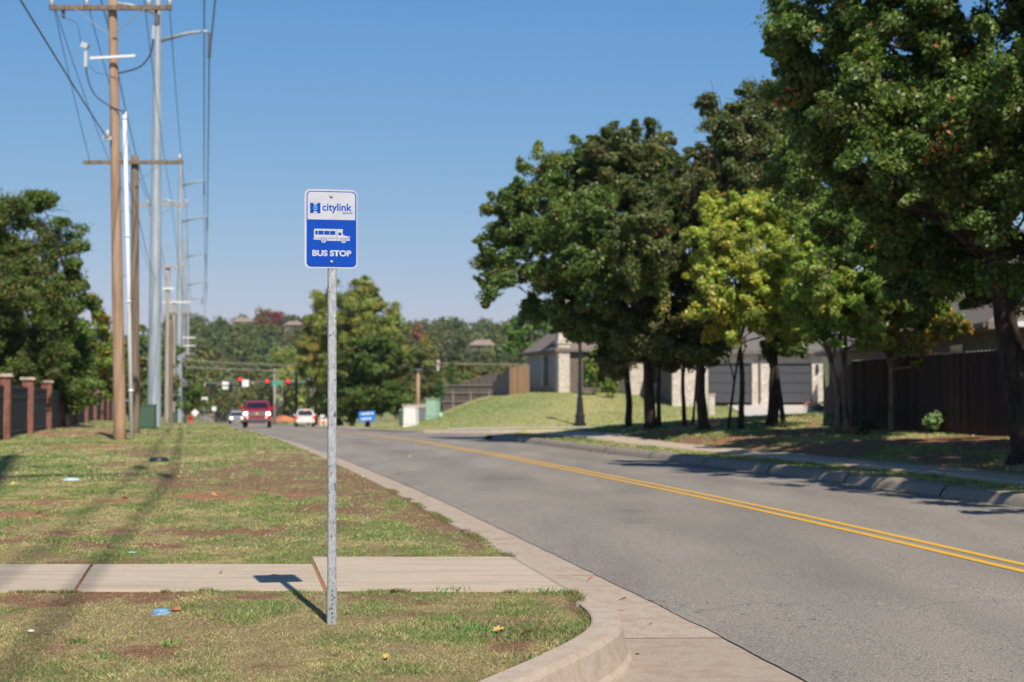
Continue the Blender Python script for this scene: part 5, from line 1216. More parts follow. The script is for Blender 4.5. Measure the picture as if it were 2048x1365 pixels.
def leafmesh(name, blobs, n, size, pal, parent, origin, seed, sub=9, subr=.30, mat=None,  shell=.55, aspect=.8, flat=.0, clsz=1.):
    """blobs: (cx,cy,cz,rx,ry,rz) world; leaves gathered in smaller clumps spread through each blob"""
    r = np.random.default_rng(seed); B = np.array(blobs, float)
    vol = (B[:, 3] * B[:, 4] + B[:, 3] * B[:, 5]) ; cnt = np.maximum(1, (n * vol / vol.sum())).astype(int)
    C = []; 
    allp = []; allc = []; alln = []
    cols = np.array([c for c, w in LEAF[pal]]); wts = np.array([w for c, w in LEAF[pal]]); wts = wts / wts.sum()
    for b, m in zip(B, cnt):
        k = max(5, int(sub * 1.0 * (b[3] * b[4] * b[5]) ** (2 / 3.) / (subr * 1.15) ** 2 * .42))
        d = r.normal(size=(k, 3)); d /= np.linalg.norm(d, axis=1)[:, None]
        rad = (shell + (1 - shell) * r.uniform(0, 1, k)) ** 1.0 * np.where(r.uniform(0, 1, k) < .25, r.uniform(.1, .7, k), 1.)
        cc = b[:3] + d * b[3:] * rad[:, None] * r.uniform(.82, 1.10, (k, 1))
        cr = subr * clsz * r.uniform(.7, 1.6, (k, 1)) * np.array([[1.35, 1.35, .95]])
        tint = r.uniform(.78, 1.25, (k, 1)) * (1 + r.normal(0, .05, (k, 3)))
        spec = r.choice(len(cols), size=k, p=wts)
        idx = r.integers(0, k, m)
        dd = r.normal(size=(m, 3)); dd /= np.linalg.norm(dd, axis=1)[:, None]
        tw = d * .8 + r.normal(size=(k, 3)) * .75 + np.array([0, 0, .12]); tw /= np.linalg.norm(tw, axis=1)[:, None]
        tl = subr * r.uniform(.7, 2.4, (k, 1)) * clsz * (.5 if mat is not None else 1.)
        tt = r.uniform(-.5, .5, (m, 1))
        pp = cc[idx] + tw[idx] * tl[idx] * tt + dd * cr[idx] * (.62 - .45 * (tt + .5)) * (r.uniform(0, 1, (m, 1)) ** .5)
        ci = np.where(r.uniform(0, 1, m) < .35, spec[idx], r.choice(len(cols), size=m, p=wts))
        allp.append(pp); allc.append(cols[ci] * tint[idx] * r.uniform(.75, 1.3, (m, 1)))
        out = (pp - b[:3]) / b[3:]; alln.append(dd * .6 + out * .4)
    p = np.concatenate(allp); c = np.concatenate(allc); nn = np.concatenate(alln); m = len(p)
    nrm = nn + r.normal(size=(m, 3)) * .75 + np.array([0, 0, .45 + flat]); nrm /= np.linalg.norm(nrm, axis=1)[:, None]
    t = np.cross(nrm, r.normal(size=(m, 3))); t /= np.linalg.norm(t, axis=1)[:, None]; u = np.cross(nrm, t)
    s = size * r.uniform(.5, 1.3, (m, 1)) / 2
    bend = nrm * s * .35
    V = np.stack([p - t * s, p - u * s * aspect * .8 + bend, p + t * s * 1.15, p + u * s * aspect * .8 + bend], 1).reshape(-1, 3) - np.array(origin)
    return npmesh(name, V, np.arange(m * 4), mat or M['leaf'], 4, np.repeat(np.clip(c, 0, .8), 4, 0), parent)
def limb(mb, a, b, r0, r1, rnd, n=7, wob=.06):
    a = Vector(a); b = Vector(b); L = (b - a).length; pts = []
    o1 = Vector((rnd.uniform(-1, 1), rnd.uniform(-1, 1), rnd.uniform(-.3, .6))) * L * wob * 1.6
    for k in range(n + 1):
        q = k / n; p = a.lerp(b, q) + o1 * math.sin(q * math.pi) + Vector((rnd.uniform(-1, 1), rnd.uniform(-1, 1), 0)) * L * wob * .22 * (1 if 0 < k < n else 0)
        pts.append(p)
    mb.tube(pts, [r0 + (r1 - r0) * (k / n) ** .8 for k in range(n + 1)], 9 if r0 > .08 else 6)
    return pts
def tree(name, label, base, stems, blobs, n, leaf, pal, seed, group=None, bark='bark', subr=.34, rtr=.15, mat=None, nb=16, dead=0, cat='tree', shell=.55, sub=9, clsz=1., flare=1.5):
    """stems: list of list of world points from the ground up with start radius"""
    t = thing(name, label, cat, base, 0, group); org = Vector(base); rnd = random.Random(seed)
    mb = MB(); tips = []
    for pts, r0 in stems:
        pts = [Vector(q) - org for q in pts]
        pp = [pts[0] + Vector((0, 0, -.25))] + [pts[0] + Vector((0, 0, .0))] + [pts[0].lerp(pts[1], .10)] + pts[1:] if len(pts) > 1 else pts
        path = []; rad = []; 
        sp = spl(pp[1:], 12) if len(pp) > 3 else pp[1:]
        path = [pp[0]] + sp; m = len(path)
        for k in range(m):
            q = k / (m - 1); f = 1 + (flare - 1) * math.exp(-q * 12)
            rad.append(r0 * f * (1 - .68 * q))
        path = [q_ + Vector((rnd.uniform(-1, 1), rnd.uniform(-1, 1), 0)) * r0 * .10 for q_ in path]
        mb.tube(path, rad, 12); tips.append((path, r0))
    trunk = mb.build('trunk', M[bark], t)
    mb = MB(); Bl = [(Vector(b[:3]) - org, b) for b in blobs]
    for k in range(nb):
        c, b = Bl[k % len(Bl)]
        path, r0 = tips[k % len(tips)] if len(tips) < 2 else min(tips, key=lambda q: (q[0][-1] - c).length)
        s = path[rnd.randrange(int(len(path) * .62), len(path))]
        e = c + Vector((rnd.uniform(-.75, .75) * b[3], rnd.uniform(-.75, .75) * b[4], rnd.uniform(-.5, .8) * b[5]))
        pts = limb(mb, s, e, min(r0 * .34, .085), .014, rnd, 8, .09)
        for j in range(3):
            s2 = pts[rnd.randrange(3, 8)]; e2 = s2 + Vector((rnd.uniform(-1, 1), rnd.uniform(-1, 1), rnd.uniform(-.35, .8))) * min(b[3:]) * .7
            limb(mb, s2, e2, .032, .008, rnd, 4, .12)
    for k in range(dead):
        c, b = Bl[k % len(Bl)]; d = Vector((rnd.uniform(-1, 1), rnd.uniform(-1, .2), rnd.uniform(-.3, 1))).normalized()
        s = c + Vector((d.x * b[3], d.y * b[4], d.z * b[5])) * .6; e = c + Vector((d.x * b[3], d.y * b[4], d.z * b[5])) * 1.2
        pts = limb(mb, s, e, .022, .005, rnd, 5, .1)
        for j in range(4):
            s2 = pts[rnd.randrange(1, 5)]; limb(mb, s2, s2 + Vector((rnd.uniform(-1, 1), rnd.uniform(-1, 1), rnd.uniform(-.5, 1))) * .45, .010, .003, rnd, 3, .1)
    mb.build('branches', M[bark], t)
    leafmesh('crown', blobs, n, leaf, pal, t, org, seed, sub=sub, subr=subr, mat=mat, shell=shell, clsz=clsz)
    return t
def blobpx(lst, D, dd=0., deep=1.):
    out = []
    for i, q in enumerate(lst):
        px, row, rx, ry = q[:4]; d = D + (q[4] if len(q) > 4 else 0)
        p = P(px, row, d); a = rx / F * d; b = ry / F * d
        out.append((p.x, p.y, p.z, a, deep * (a + b) / 2, b))
    return out
def stempx(pts, D, base):
    return [Vector(base)] + [P(a, b, D + (c[0] if c else 0)) for a, b, *c in pts]
def atb(px, row): v = hit(px, row, 15, 70); return v
# A : large oak at the left end of the row
b1 = atb(1258, 853); D = b1.y
tree('oak_tree', 'broad round oak at the left end of the row, reaching towards the side street', b1, [(stempx([(1256, 780), (1240, 640), (1210, 520)], D, b1), .15)],
     blobpx([(1130, 430, 150, 105), (1045, 480, 85, 80, 1), (1000, 520, 45, 45), (1185, 520, 140, 100, -1.5), (1090, 560, 80, 55, -1), (1235, 345, 110, 80, 1), (1130, 620, 65, 42, -1), (1210, 625, 90, 60, -.5), (1160, 350, 75, 55, 1.5), (1045, 400, 45, 35), (990, 470, 40, 25), (1010, 560, 35, 22), (1200, 660, 75, 45, -2), (1150, 470, 140, 110, -4), (1240, 560, 110, 90, -4), (1100, 345, 65, 50, 0), (1020, 425, 60, 50, 0), (985, 575, 40, 30, 0), (1190, 305, 70, 45, 1), (1075, 620, 50, 30, 0), (1200, 705, 55, 35, -.5), (1150, 665, 50, 30, 0), (965, 520, 30, 22, 0)], D), 210000, .105, 'oak', 11, 'oaks in a row beside the road', nb=30, subr=.34, shell=.5)
b2 = atb(1302, 858); D = b2.y
tree('oak_tree', 'thick-trunked brownish oak second from the left in the row', b2, [(stempx([(1298, 760), (1290, 620), (1280, 480)], D, b2), .24), (stempx([(1318, 760), (1330, 640)], D, b2 + Vector((.25, .1, 0))), .10)],
     blobpx([(1270, 300, 110, 60, 2), (1330, 380, 110, 95, 1), (1240, 400, 90, 80), (1300, 500, 110, 90, -1), (1290, 620, 110, 70, 0), (1230, 300, 75, 50, 2), (1350, 640, 90, 60, 1), (1300, 680, 90, 45, -1), (1330, 712, 80, 32, 0), (1250, 725, 50, 28, -.5), (1290, 490, 90, 90, -3.5), (1330, 400, 80, 60, -1)], D), 165000, .103, 'oakbrown', 12, 'oaks in a row beside the road', nb=26, dead=6)
b3 = atb(1369, 851); D = b3.y
tree('oak_tree', 'slim dark oak in the middle of the row, its trunk in deep shade', b3, [(stempx([(1366, 760), (1370, 640), (1380, 480)], D, b3), .09), (stempx([(1392, 770), (1395, 660)], D, b3 + Vector((.3, .4, 0))), .06)],
     blobpx([(1390, 450, 90, 90), (1370, 560, 80, 80), (1380, 650, 80, 50), (1440, 660, 60, 40, 1), (1400, 700, 70, 32, 0)], D), 80000, .11, 'dark', 13, 'oaks in a row beside the road', nb=14)
b4 = atb(1408, 860); D = b4.y
tree('oak_tree', 'tall thin-crowned oak in the middle of the row with bare twigs against the sky', b4, [(stempx([(1400, 740), (1410, 560), (1435, 430), (1455, 330)], D, b4), .19)],
     blobpx([(1455, 270, 75, 55, 3), (1420, 330, 55, 55, 2), (1520, 260, 60, 60, 3), (1500, 340, 70, 60, 2), (1430, 430, 60, 50), (1470, 225, 50, 25, 3), (1560, 220, 50, 40, 4), (1420, 640, 80, 60), (1420, 215, 30, 25, 3), (1470, 290, 75, 70, -1.5), (1440, 370, 80, 60, -1.5), (1520, 230, 60, 50, -1), (1500, 370, 80, 60, -1.5), (1540, 260, 75, 90, 1.5), (1530, 190, 55, 40, 3), (1480, 300, 70, 80, 2), (1400, 700, 80, 36, 0), (1540, 330, 70, 80, 4), (1450, 380, 80, 60, 2), (1500, 420, 80, 60, 3)], D), 150000, .10, 'oakbrown', 14, 'oaks in a row beside the road', nb=34, dead=14, shell=.3)
b5 = atb(1481, 859); D = b5.y
tree('small_elm_tree', 'small yellow-green tree in front of the left garage door, two trunks', b5, [(stempx([(1484, 760), (1478, 660), (1480, 560)], D, b5), .11), (stempx([(1472, 740), (1490, 620)], D, atb(1456, 859)), .06)],
     blobpx([(1470, 430, 85, 55, -2.5), (1440, 490, 75, 60, -3), (1510, 520, 100, 80, -3), (1440, 590, 65, 55, -3), (1500, 620, 90, 65, -2.5), (1400, 620, 40, 18, -3), (1540, 440, 80, 65, -2.5), (1570, 550, 80, 80, -2.5), (1395, 470, 35, 18, -3), (1450, 665, 50, 24, -2.5), (1575, 650, 65, 45, -2), (1420, 410, 50, 28, -2.5), (1610, 480, 60, 60, -2), (1410, 540, 40, 35, -3)], D), 120000, .082, 'yellow', 15, nb=26, subr=.26, bark='bark', shell=.45)
b6 = atb(1545, 850); D = b6.y
tree('oak_tree', 'oak with a thick dark trunk and a pale second stem between the two garage doors', b6, [(stempx([(1548, 740), (1540, 640), (1560, 480)], D, b6), .21), (stempx([(1552, 720), (1545, 640)], D, atb(1567, 856)), .10)],
     blobpx([(1600, 400, 90, 90, 1), (1560, 600, 90, 70), (1640, 520, 90, 90), (1560, 680, 70, 35), (1540, 330, 70, 60, 1), (1600, 330, 90, 80, 2), (1620, 640, 70, 50, 1), (1640, 400, 80, 70, 1)], D), 130000, .10, 'oak', 16, 'oaks in a row beside the road', nb=16)
b7 = atb(1683, 868); D = b7.y
tree('small_elm_tree', 'small bright green tree with a pale forked trunk right of the garages', b7, [(stempx([(1676, 800), (1663, 730), (1645, 670), (1640, 580)], D, b7 + Vector((-.1, 0, 0))), .10), (stempx([(1688, 790), (1690, 700), (1695, 600)], D, b7 + Vector((.12, 0, 0))), .11)],
     blobpx([(1690, 480, 85, 70, -1), (1640, 560, 70, 70, -1.5), (1720, 580, 80, 75, -1), (1650, 650, 65, 45, -1), (1730, 660, 60, 45, -1), (1600, 600, 55, 55), (1720, 420, 80, 50), (1640, 440, 60, 60)], D), 130000, .085, 'yg', 17, nb=22, subr=.26, bark='bark_pale', shell=.45)
D = 35.2; b8 = Vector((P(1781, 860, D).x, D, h1(P(1781, 860, D).x, D)))
tree('young_tree', 'young tree with orange-tinged leaves standing against the dark board fence', b8, [(stempx([(1784, 780), (1782, 700), (1790, 640)], D, b8), .10)],
     blobpx([(1790, 620, 95, 55), (1850, 610, 75, 45, 0), (1720, 610, 60, 50, 0), (1800, 680, 60, 35, -.5), (1880, 640, 55, 35, 0), (1740, 560, 60, 40, 0), (1860, 640, 60, 35, -.5), (1740, 650, 40, 40), (1830, 690, 40, 28, -.5), (1780, 560, 80, 50), (1880, 665, 35, 20, -.5), (1845, 720, 18, 16, -.5)], D), 70000, .088, 'orange', 18, nb=16, subr=.24, bark='bark_pale', shell=.4)
b9 = hit(2056, 922, 15, 40); D = b9.y
tree('oak_tree', 'big near oak leaning left at the right edge, canopy filling the top corner', b9, [(stempx([(2040, 800), (2012, 640), (1985, 480), (1960, 300), (1950, 100)], D, b9), .30), (stempx([(2075, 760), (2085, 620), (2110, 400), (2130, 150)], D, b9 + Vector((.1, 0, 0))), .22)],
     blobpx([(1690, 110, 130, 90, -1), (1620, 40, 75, 45, -1.5), (1640, 260, 90, 80, 0), (1610, 180, 60, 50, -.5), (1800, 40, 170, 120, -2), (1790, 230, 150, 110, -1), (1930, 160, 170, 140, -2), (1760, 380, 110, 90, 1), (1900, 380, 160, 110, 1), (2010, 300, 150, 130, -1), (1850, 500, 110, 70, 2), (2000, 490, 120, 70, 2), (1960, -60, 250, 120, -2), (1700, -30, 120, 60, -2), (2150, 100, 150, 200, 0), (2140, 420, 120, 120, 1), (1690, 360, 80, 60, 1), (1900, 555, 70, 28, 2), (1570, 100, 50, 28, -1), (1575, 12, 50, 22, -1.5), (1900, 300, 190, 130, 5), (1760, 260, 130, 110, 4.5), (2060, 250, 150, 160, 5), (1870, 450, 150, 90, 5), (1800, 540, 100, 55, 4), (1920, 530, 110, 60, 4), (1740, 470, 90, 70, 4), (1850, 330, 150, 110, -3), (1960, 240, 120, 120, -3.5), (1740, 200, 110, 110, -2.5), (1590, 330, 70, 70, 2), (1570, 60, 60, 50, 0), (1620, 230, 90, 80, 0), (1570, 180, 50, 40, 1), (1650, 420, 70, 50, 3), (2020, 560, 60, 30, -2), (2000, 420, 90, 80, -3), (1930, 560, 90, 36, 1), (1840, 570, 80, 36, 3), (1990, 590, 60, 26, 3), (2090, 560, 70, 50, 2)], D), 470000, .088, 'oak', 19, 'oaks in a row beside the road', nb=56, dead=10, subr=.30, shell=.5)
# neighbours standing just outside the right edge of the view
for (x, y, hh, lab, sd) in ((11.5, 20.2, 11.5, 'large oak just outside the right edge, shading the lawn', 31), (9.9, 16.0, 8.6, 'nearer oak outside the right edge, shading the sidewalk', 32), (16.5, 24.5, 11., 'farther oak outside the right edge beyond the dark fence', 33)):
    z = h1(x, y); tree('oak_tree', lab, (x, y, z), [([Vector((x, y, z)), Vector((x + .1, y, z + 2.5)), Vector((x - .1, y, z + 5))], .24)],
         [(x, y, z + hh * .6, 3.6, 4.2, 2.4), (x - 1.0, y + 1.8, z + hh * .75, 2.9, 3.2, 2.0), (x + 1.5, y - .5, z + hh * .8, 2.2, 2.4, 1.6), (x - .6, y + 2, z + hh * .5, 2.4, 2.2, 1.4)], 42000, .19, 'oak', sd, 'oaks in a row beside the road', nb=14, subr=.45)
# shrubs on the lawn in front of the dark fence and by the house
def shrub(name, label, px, row, w, h_, n, pal, seed, leaf=.07, D0=15, D1=120, D=None):
    b = hit(px, row, D0, D1) if D is None else Vector((P(px, row, D).x, D, h1(P(px, row, D).x, D)))
    t = thing(name, label, 'shrub', b)
    mb = MB(); rnd = random.Random(seed)
    for k in range(7): limb(mb, (0, 0, -.05), (rnd.uniform(-.4, .4) * w, rnd.uniform(-.4, .4) * w, h_ * .7), .016, .005, rnd, 4)
    mb.build('stems', M['bark'], t)
    leafmesh('foliage', [(b.x, b.y, b.z + h_ * .5, w / 2, w / 2, h_ * .5)], n, leaf, pal, t, b, seed, sub=8, subr=.12, shell=.3)
    return t
shrub('shrub', 'pale leafy young bush in front of the dark board fence', 1867, 868, .52, .55, 2200, 'shrub', 41)
shrub('shrub', 'small dark bush in shade right of the forked tree', 1730, 872, .55, .5, 1500, 'shrubd', 42)
shrub('shrub', 'bright green tall bush beside the stone chimney behind the lamp post', 1188, 790, 1.5, 3.0, 5200, 'yg', 43, .13, D=86.)
shrub('shrub', 'rounded green bush against the house right of the tall bush', 1225, 792, 1.3, 1.5, 2600, 'yg', 44, .12, D=84.)
shrub('flower_bed_shrub', 'low bed of pink flowers at the right end of the garages', 1640, 812, 1.6, .45, 1500, 'shrub', 45, .09, D=75.)
o = bpy.data.objects[-1] if False else None
fb = Vector((P(1640, 812, 75).x, 74.6, h1(P(1640, 812, 75).x, 74.6))); mb = MB(); rnd = random.Random(3)
for k in range(46):
    x, y, z = rnd.uniform(-.9, .9), rnd.uniform(-.3, .3), rnd.uniform(.25, .5); mb.lathe([(.01, -.03), (.06, 0), (.05, .04), (.01, .06)], 6, (x, y, z))
o = mb.build('pink_flowers', M['flower']); o.location = fb; tag(o, 'cluster of pink flower heads at the right end of the garages', 'flowers')
t = thing('stone_post', 'short pale stone post on the lawn between the dark trunks', 'stone post', hit(1423, 830, 40, 76))
mb = MB(); mb.box((0, 0, .5), (.3, .3, 1.05)); mb.build('shaft', M['stone'], t); mb = MB(); mb.box((0, 0, 1.05), (.38, .38, .08)); mb.build('cap', M['cap'], t)
# ---- left-hand trees behind the fence
def free_tree(name, label, px, D, top, blobs, n, leaf, pal, seed, r=.2, group=None, mat=None, subr=.5, nb=14, **kw):
    x = P(px, 840, D).x; b = Vector((x, D, h1(x, D))); bl = blobpx(blobs, D)
    zc_ = max(q[2] for q in bl)
    st = [b, b + Vector((.1, 0, (zc_ - b.z) * .35)), b + Vector((-.1, .1, (zc_ - b.z) * .8))]
    return tree(name, label, b, [(st, r)], bl, n, leaf, pal, seed, group, mat=mat or M['leaf_far'], subr=subr, nb=nb, **kw)
free_tree('oak_tree', 'large brown-green tree behind the brick fence at the left edge', 20, 60, 360, [(20, 480, 90, 100), (-40, 560, 110, 120), (60, 600, 95, 110), (10, 700, 120, 80), (0, 420, 60, 60, -1), (90, 700, 80, 70), (0, 600, 120, 110, -3), (40, 740, 100, 60, -3)], 130000, .125, 'leftmix', 51, .28, subr=.6, nb=24)
free_tree('oak_tree', 'bright green tree behind the brick fence, left of the tan utility pole', 130, 66, 370, [(70, 420, 55, 50), (105, 480, 50, 60), (135, 520, 45, 55), (120, 600, 65, 75), (150, 680, 60, 70), (100, 690, 80, 90), (165, 740, 40, 45), (85, 400, 30, 25), (160, 460, 12, 12), (168, 590, 30, 40), (120, 770, 90, 50), (30, 780, 90, 50), (120, 660, 70, 60, -2), (60, 740, 80, 60, -3)], 120000, .125, 'oak', 52, .22, subr=.55, nb=24, dead=6)
free_tree('oak_tree', 'smaller yellowing tree behind the tan utility pole and white riser pipe', 205, 100, 600, [(205, 660, 26, 50), (222, 720, 36, 50), (195, 760, 40, 50), (190, 600, 14, 26), (225, 690, 22, 24)], 15000, .24, 'orange', 53, .16, subr=.5, nb=10)
free_tree('dark_tree', 'dense dark tree low behind the brick fence, far left', 60, 78, 640, [(40, 760, 120, 60), (140, 770, 90, 50), (-40, 720, 90, 100)], 24000, .22, 'dark', 54, .2, subr=.5, nb=8)
free_tree('dark_tree', 'green tree filling the gap between the tan pole and the steel pole', 260, 150, 640, [(240, 720, 45, 55), (290, 700, 40, 50), (270, 770, 60, 45), (330, 710, 35, 50), (335, 780, 40, 40), (230, 780, 40, 40)], 18000, .36, 'far', 55, .25, subr=.8, nb=8)
free_tree('dark_tree', 'dark shrubby tree left of the white street sign', 345, 160, 700, [(345, 760, 40, 50), (395, 790, 30, 28), (360, 815, 36, 24), (300, 800, 50, 36)], 12000, .34, 'dark', 56, .2, subr=.8, nb=6)
# ---- tall yellowing trees right of the road
free_tree('cottonwood_tree', 'tall yellow-green tree directly behind the bus stop post', 705, 152, 560, [(720, 600, 55, 38), (700, 660, 75, 55), (760, 650, 45, 50), (690, 740, 70, 60), (745, 730, 60, 50), (788, 625, 14, 24), (790, 660, 24, 40), (735, 575, 40, 22), (700, 800, 70, 40), (650, 620, 25, 30), (670, 600, 30, 35), (720, 640, 80, 60, -2), (780, 690, 50, 55), (700, 700, 100, 80, -1), (730, 620, 60, 50, -1), (660, 680, 50, 60, -1)], 130000, .21, 'fary', 61, .3, subr=.9, nb=18)
free_tree('cottonwood_tree', 'narrower yellow-green tree left of the bus stop post', 632, 158, 590, [(632, 630, 22, 34), (630, 690, 34, 50), (640, 760, 40, 60), (615, 720, 20, 45), (650, 810, 30, 30), (640, 600, 18, 22), (635, 700, 45, 70, -1)], 60000, .21, 'fary', 62, .22, subr=.8, nb=12)
free_tree('oak_tree', 'wide dark green tree low behind the blue yard sign', 735, 112, 650, [(735, 710, 65, 50), (700, 770, 60, 50), (770, 760, 60, 60), (740, 810, 70, 32), (795, 800, 45, 36), (690, 820, 42, 30), (770, 690, 30, 34), (735, 740, 90, 80, -2)], 90000, .20, 'dark', 63, .25, subr=.6, nb=16)
free_tree('oak_tree', 'brownish green tree between the dark tree and the cypresses', 838, 150, 690, [(838, 730, 36, 40), (860, 770, 40, 36), (820, 780, 30, 36), (890, 780, 36, 30), (930, 770, 40, 26), (850, 700, 20, 24)], 32000, .25, 'farmix', 64, .2, subr=.7, nb=8)
free_tree('oak_tree', 'low olive trees right of the cypresses', 965, 175, 735, [(950, 755, 60, 24), (1000, 750, 40, 26), (920, 760, 40, 24), (960, 785, 70, 20), (905, 740, 40, 26)], 26000, .3, 'farmix', 65, .2, subr=.7, nb=6)
# pine
pn = P(1058, 760, 112.); b = Vector((pn.x, 112, h1(pn.x, 112)))
tree('pine_tree', 'open-crowned green pine rising behind the house and tan fence', b, [([b, b + Vector((0, 0, 3)), b + Vector((.1, 0, 6.2)), P(1060, 600, 112)], .13)], blobpx([(1062, 600, 22, 14), (1050, 628, 26, 14), (1075, 650, 34, 18), (1040, 665, 34, 18), (1060, 690, 44, 16), (1090, 620, 20, 20), (1030, 640, 12, 8), (1025, 695, 20, 12)], 112), 15000, .22, 'pine', 66, None, mat=M['leaf_far'], subr=.42, nb=16, shell=.3)
def cone_tree(name, label, px, row0, rowt, D, w, n, pal, seed, leaf=.16):
    x = P(px, 840, D).x; z = h1(x, D); zt_ = P(px, rowt, D).z; b = Vector((x, D, z)); k = 7
    bl = [(x, D, z + (zt_ - z) * (j + .5) / k, w / 2 * (1 - .75 * (j / k) ** 1.6), w / 2 * (1 - .75 * (j / k) ** 1.6), (zt_ - z) / k * .75) for j in range(k)]
    return tree(name, label, b, [([b, b + Vector((0, 0, .6)), Vector((x, D, zt_ - .3))], .08)], bl, n, leaf, pal, seed, None, mat=M['leaf_far'], subr=.22, nb=4, shell=.6, cat='tree')
cone_tree('cypress_tree', 'left of two narrow dark cypresses at the foot of the lawn', 877, 828, 742, 108, .85, 6000, 'cypress', 71)
cone_tree('cypress_tree', 'right and taller of two narrow dark cypresses above the grey fence', 904, 790, 724, 122, .95, 6000, 'cypress', 72)
cone_tree('spruce_tree', 'blue-grey spruce beyond the road bend, right of the white signs', 452, 830, 794, 240, 3.4, 9000, 'spruce', 73, .3)
# ---- distant trees, individual copies of a few kinds
def proto(name, label, cat, pal, seed, group, hgt=10., n=1500, leaf=.62):
    rnd = random.Random(seed); t = thing(name, label, cat, (0, 0, 0), 0, group)
    mb = MB(); limb(mb, (0, 0, -1), (0, 0, hgt * .6), .22, .08, rnd, 6); mb.build('trunk', M['bark'], t)
    bl = [(rnd.uniform(-1, 1) * hgt * .22, rnd.uniform(-1, 1) * hgt * .22, hgt * rnd.uniform(.38, .82), hgt * rnd.uniform(.17, .27), hgt * rnd.uniform(.17, .27), hgt * rnd.uniform(.13, .2)) for _ in range(9)] + [(0, 0, hgt * .3, hgt * .36, hgt * .36, hgt * .27)]
    leafmesh('crown', bl, n, leaf, pal, t, (0, 0, 0), seed, sub=7, subr=hgt * .09, mat=M['leaf_far'], shell=.6)
    return t
protos = [proto('hillside_tree', 'green tree in the woods on the hillside', 'tree', 'hill', 81, 'green trees on the far hillside'), proto('hillside_tree', 'green tree in the woods on the hillside', 'tree', 'far', 82, 'green trees on the far hillside'),
          proto('yellowing_tree', 'yellowing tree in the woods on the hillside', 'tree', 'hilly', 83, 'yellowing trees on the far hillside'), proto('pale_tree', 'pale grey-green tree in the woods on the hillside', 'tree', 'hillp', 84, 'pale trees on the far hillside'),
          proto('hillside_tree', 'green tree in the woods on the hillside', 'tree', 'farmix', 85, 'green trees on the far hillside')]
used = [False] * 5; rnd = random.Random(99)
def put(k, px, D, s, sz=1.):
    x = (px - 1024) / F * D
    o = protos[k] if not used[k] else copy_tree(protos[k]); used[k] = True
    o.location = (x, D, h1(x, D) - .3); o.scale = (s, s, s * sz); o.rotation_euler = (0, 0, rnd.uniform(0, 6.28)); return o
spots = []
for D, lo, hi, st, hmin in ((222, 372, 600, 30, .72), (262, 360, 640, 30, 1.0), (315, 352, 660, 26, 1.15), (385, 345, 1130, 22, 1.05), (460, 340, 1120, 19, 1.0), (560, 340, 1110, 17, 1.0), (650, 330, 1110, 15, .95)):
    px = lo
    while px < hi:
        q = px + rnd.uniform(-8, 8); s = hmin * rnd.uniform(.75, 1.2); k = rnd.choice((0, 0, 1, 1, 2, 3, 4, 4))
        if 610 < q < 800 and D < 500: px += st; continue
        if D == 215 and 470 < q < 620 and rnd.random() < .4: s *= .6
        spots.append((k, q, D + rnd.uniform(-14, 14), s)); px += st
for D, lo, hi, st, hmin in ((230, 800, 1130, 34, .42), (300, 790, 1130, 30, .6)):
    px = lo
    while px < hi: spots.append((rnd.choice((0, 1, 4, 4, 2)), px + rnd.uniform(-8, 8), D + rnd.uniform(-10, 10), hmin * rnd.uniform(.8, 1.2))); px += st
for D, st, s in ((130, 60, .9), (200, 34, 1.)):
    px = -60
    while px < 340: spots.append((rnd.choice((0, 1, 4)), px + rnd.uniform(-8, 8), D + rnd.uniform(-8, 8), s * rnd.uniform(.8, 1.1))); px += st
for s in spots: put(*s)
def single(name, label, pal, px, row, D, hgt, seed):
    p = P(px, row, D); t = proto(name, label, 'tree', pal, seed, None, hgt, 1200, .6); t.location = (p.x, D, p.z - hgt)
    pass
    return t
HAZE = .00016
single('rust_tree', 'rust-orange tree on the skyline left of the maroon tree', 'rust', 528, 612, 480, 9, 91)
single('maroon_tree', 'dark maroon tree on the skyline', 'maroon', 556, 622, 480, 7.5, 92)
single('yellow_tree', 'bright yellow tree halfway up the slope left of the bus stop post', 'fary', 572, 688, 255, 10, 93)
single('yellow_tree', 'small golden tree above the green street name sign', 'fary', 586, 722, 215, 8, 94)
single('reddish_tree', 'reddish brown treetop on the skyline right of the tall yellow-green tree', 'rust', 835, 642, 430, 7, 95)
for hx, hr, hD in ((487, 640, 520), (588, 648, 500), (965, 686, 380)):
    for q in (-16, -5, 6, 17):
        D = hD - 22 + q * .2; x = (hx + q - 1024) / F * D; top = P(hx + q, hr + 4, D).z; s_ = max(.45, (top - h1(x, D)) / 9.6); put(rnd.choice((0, 1, 4)), hx + q, D, s_)
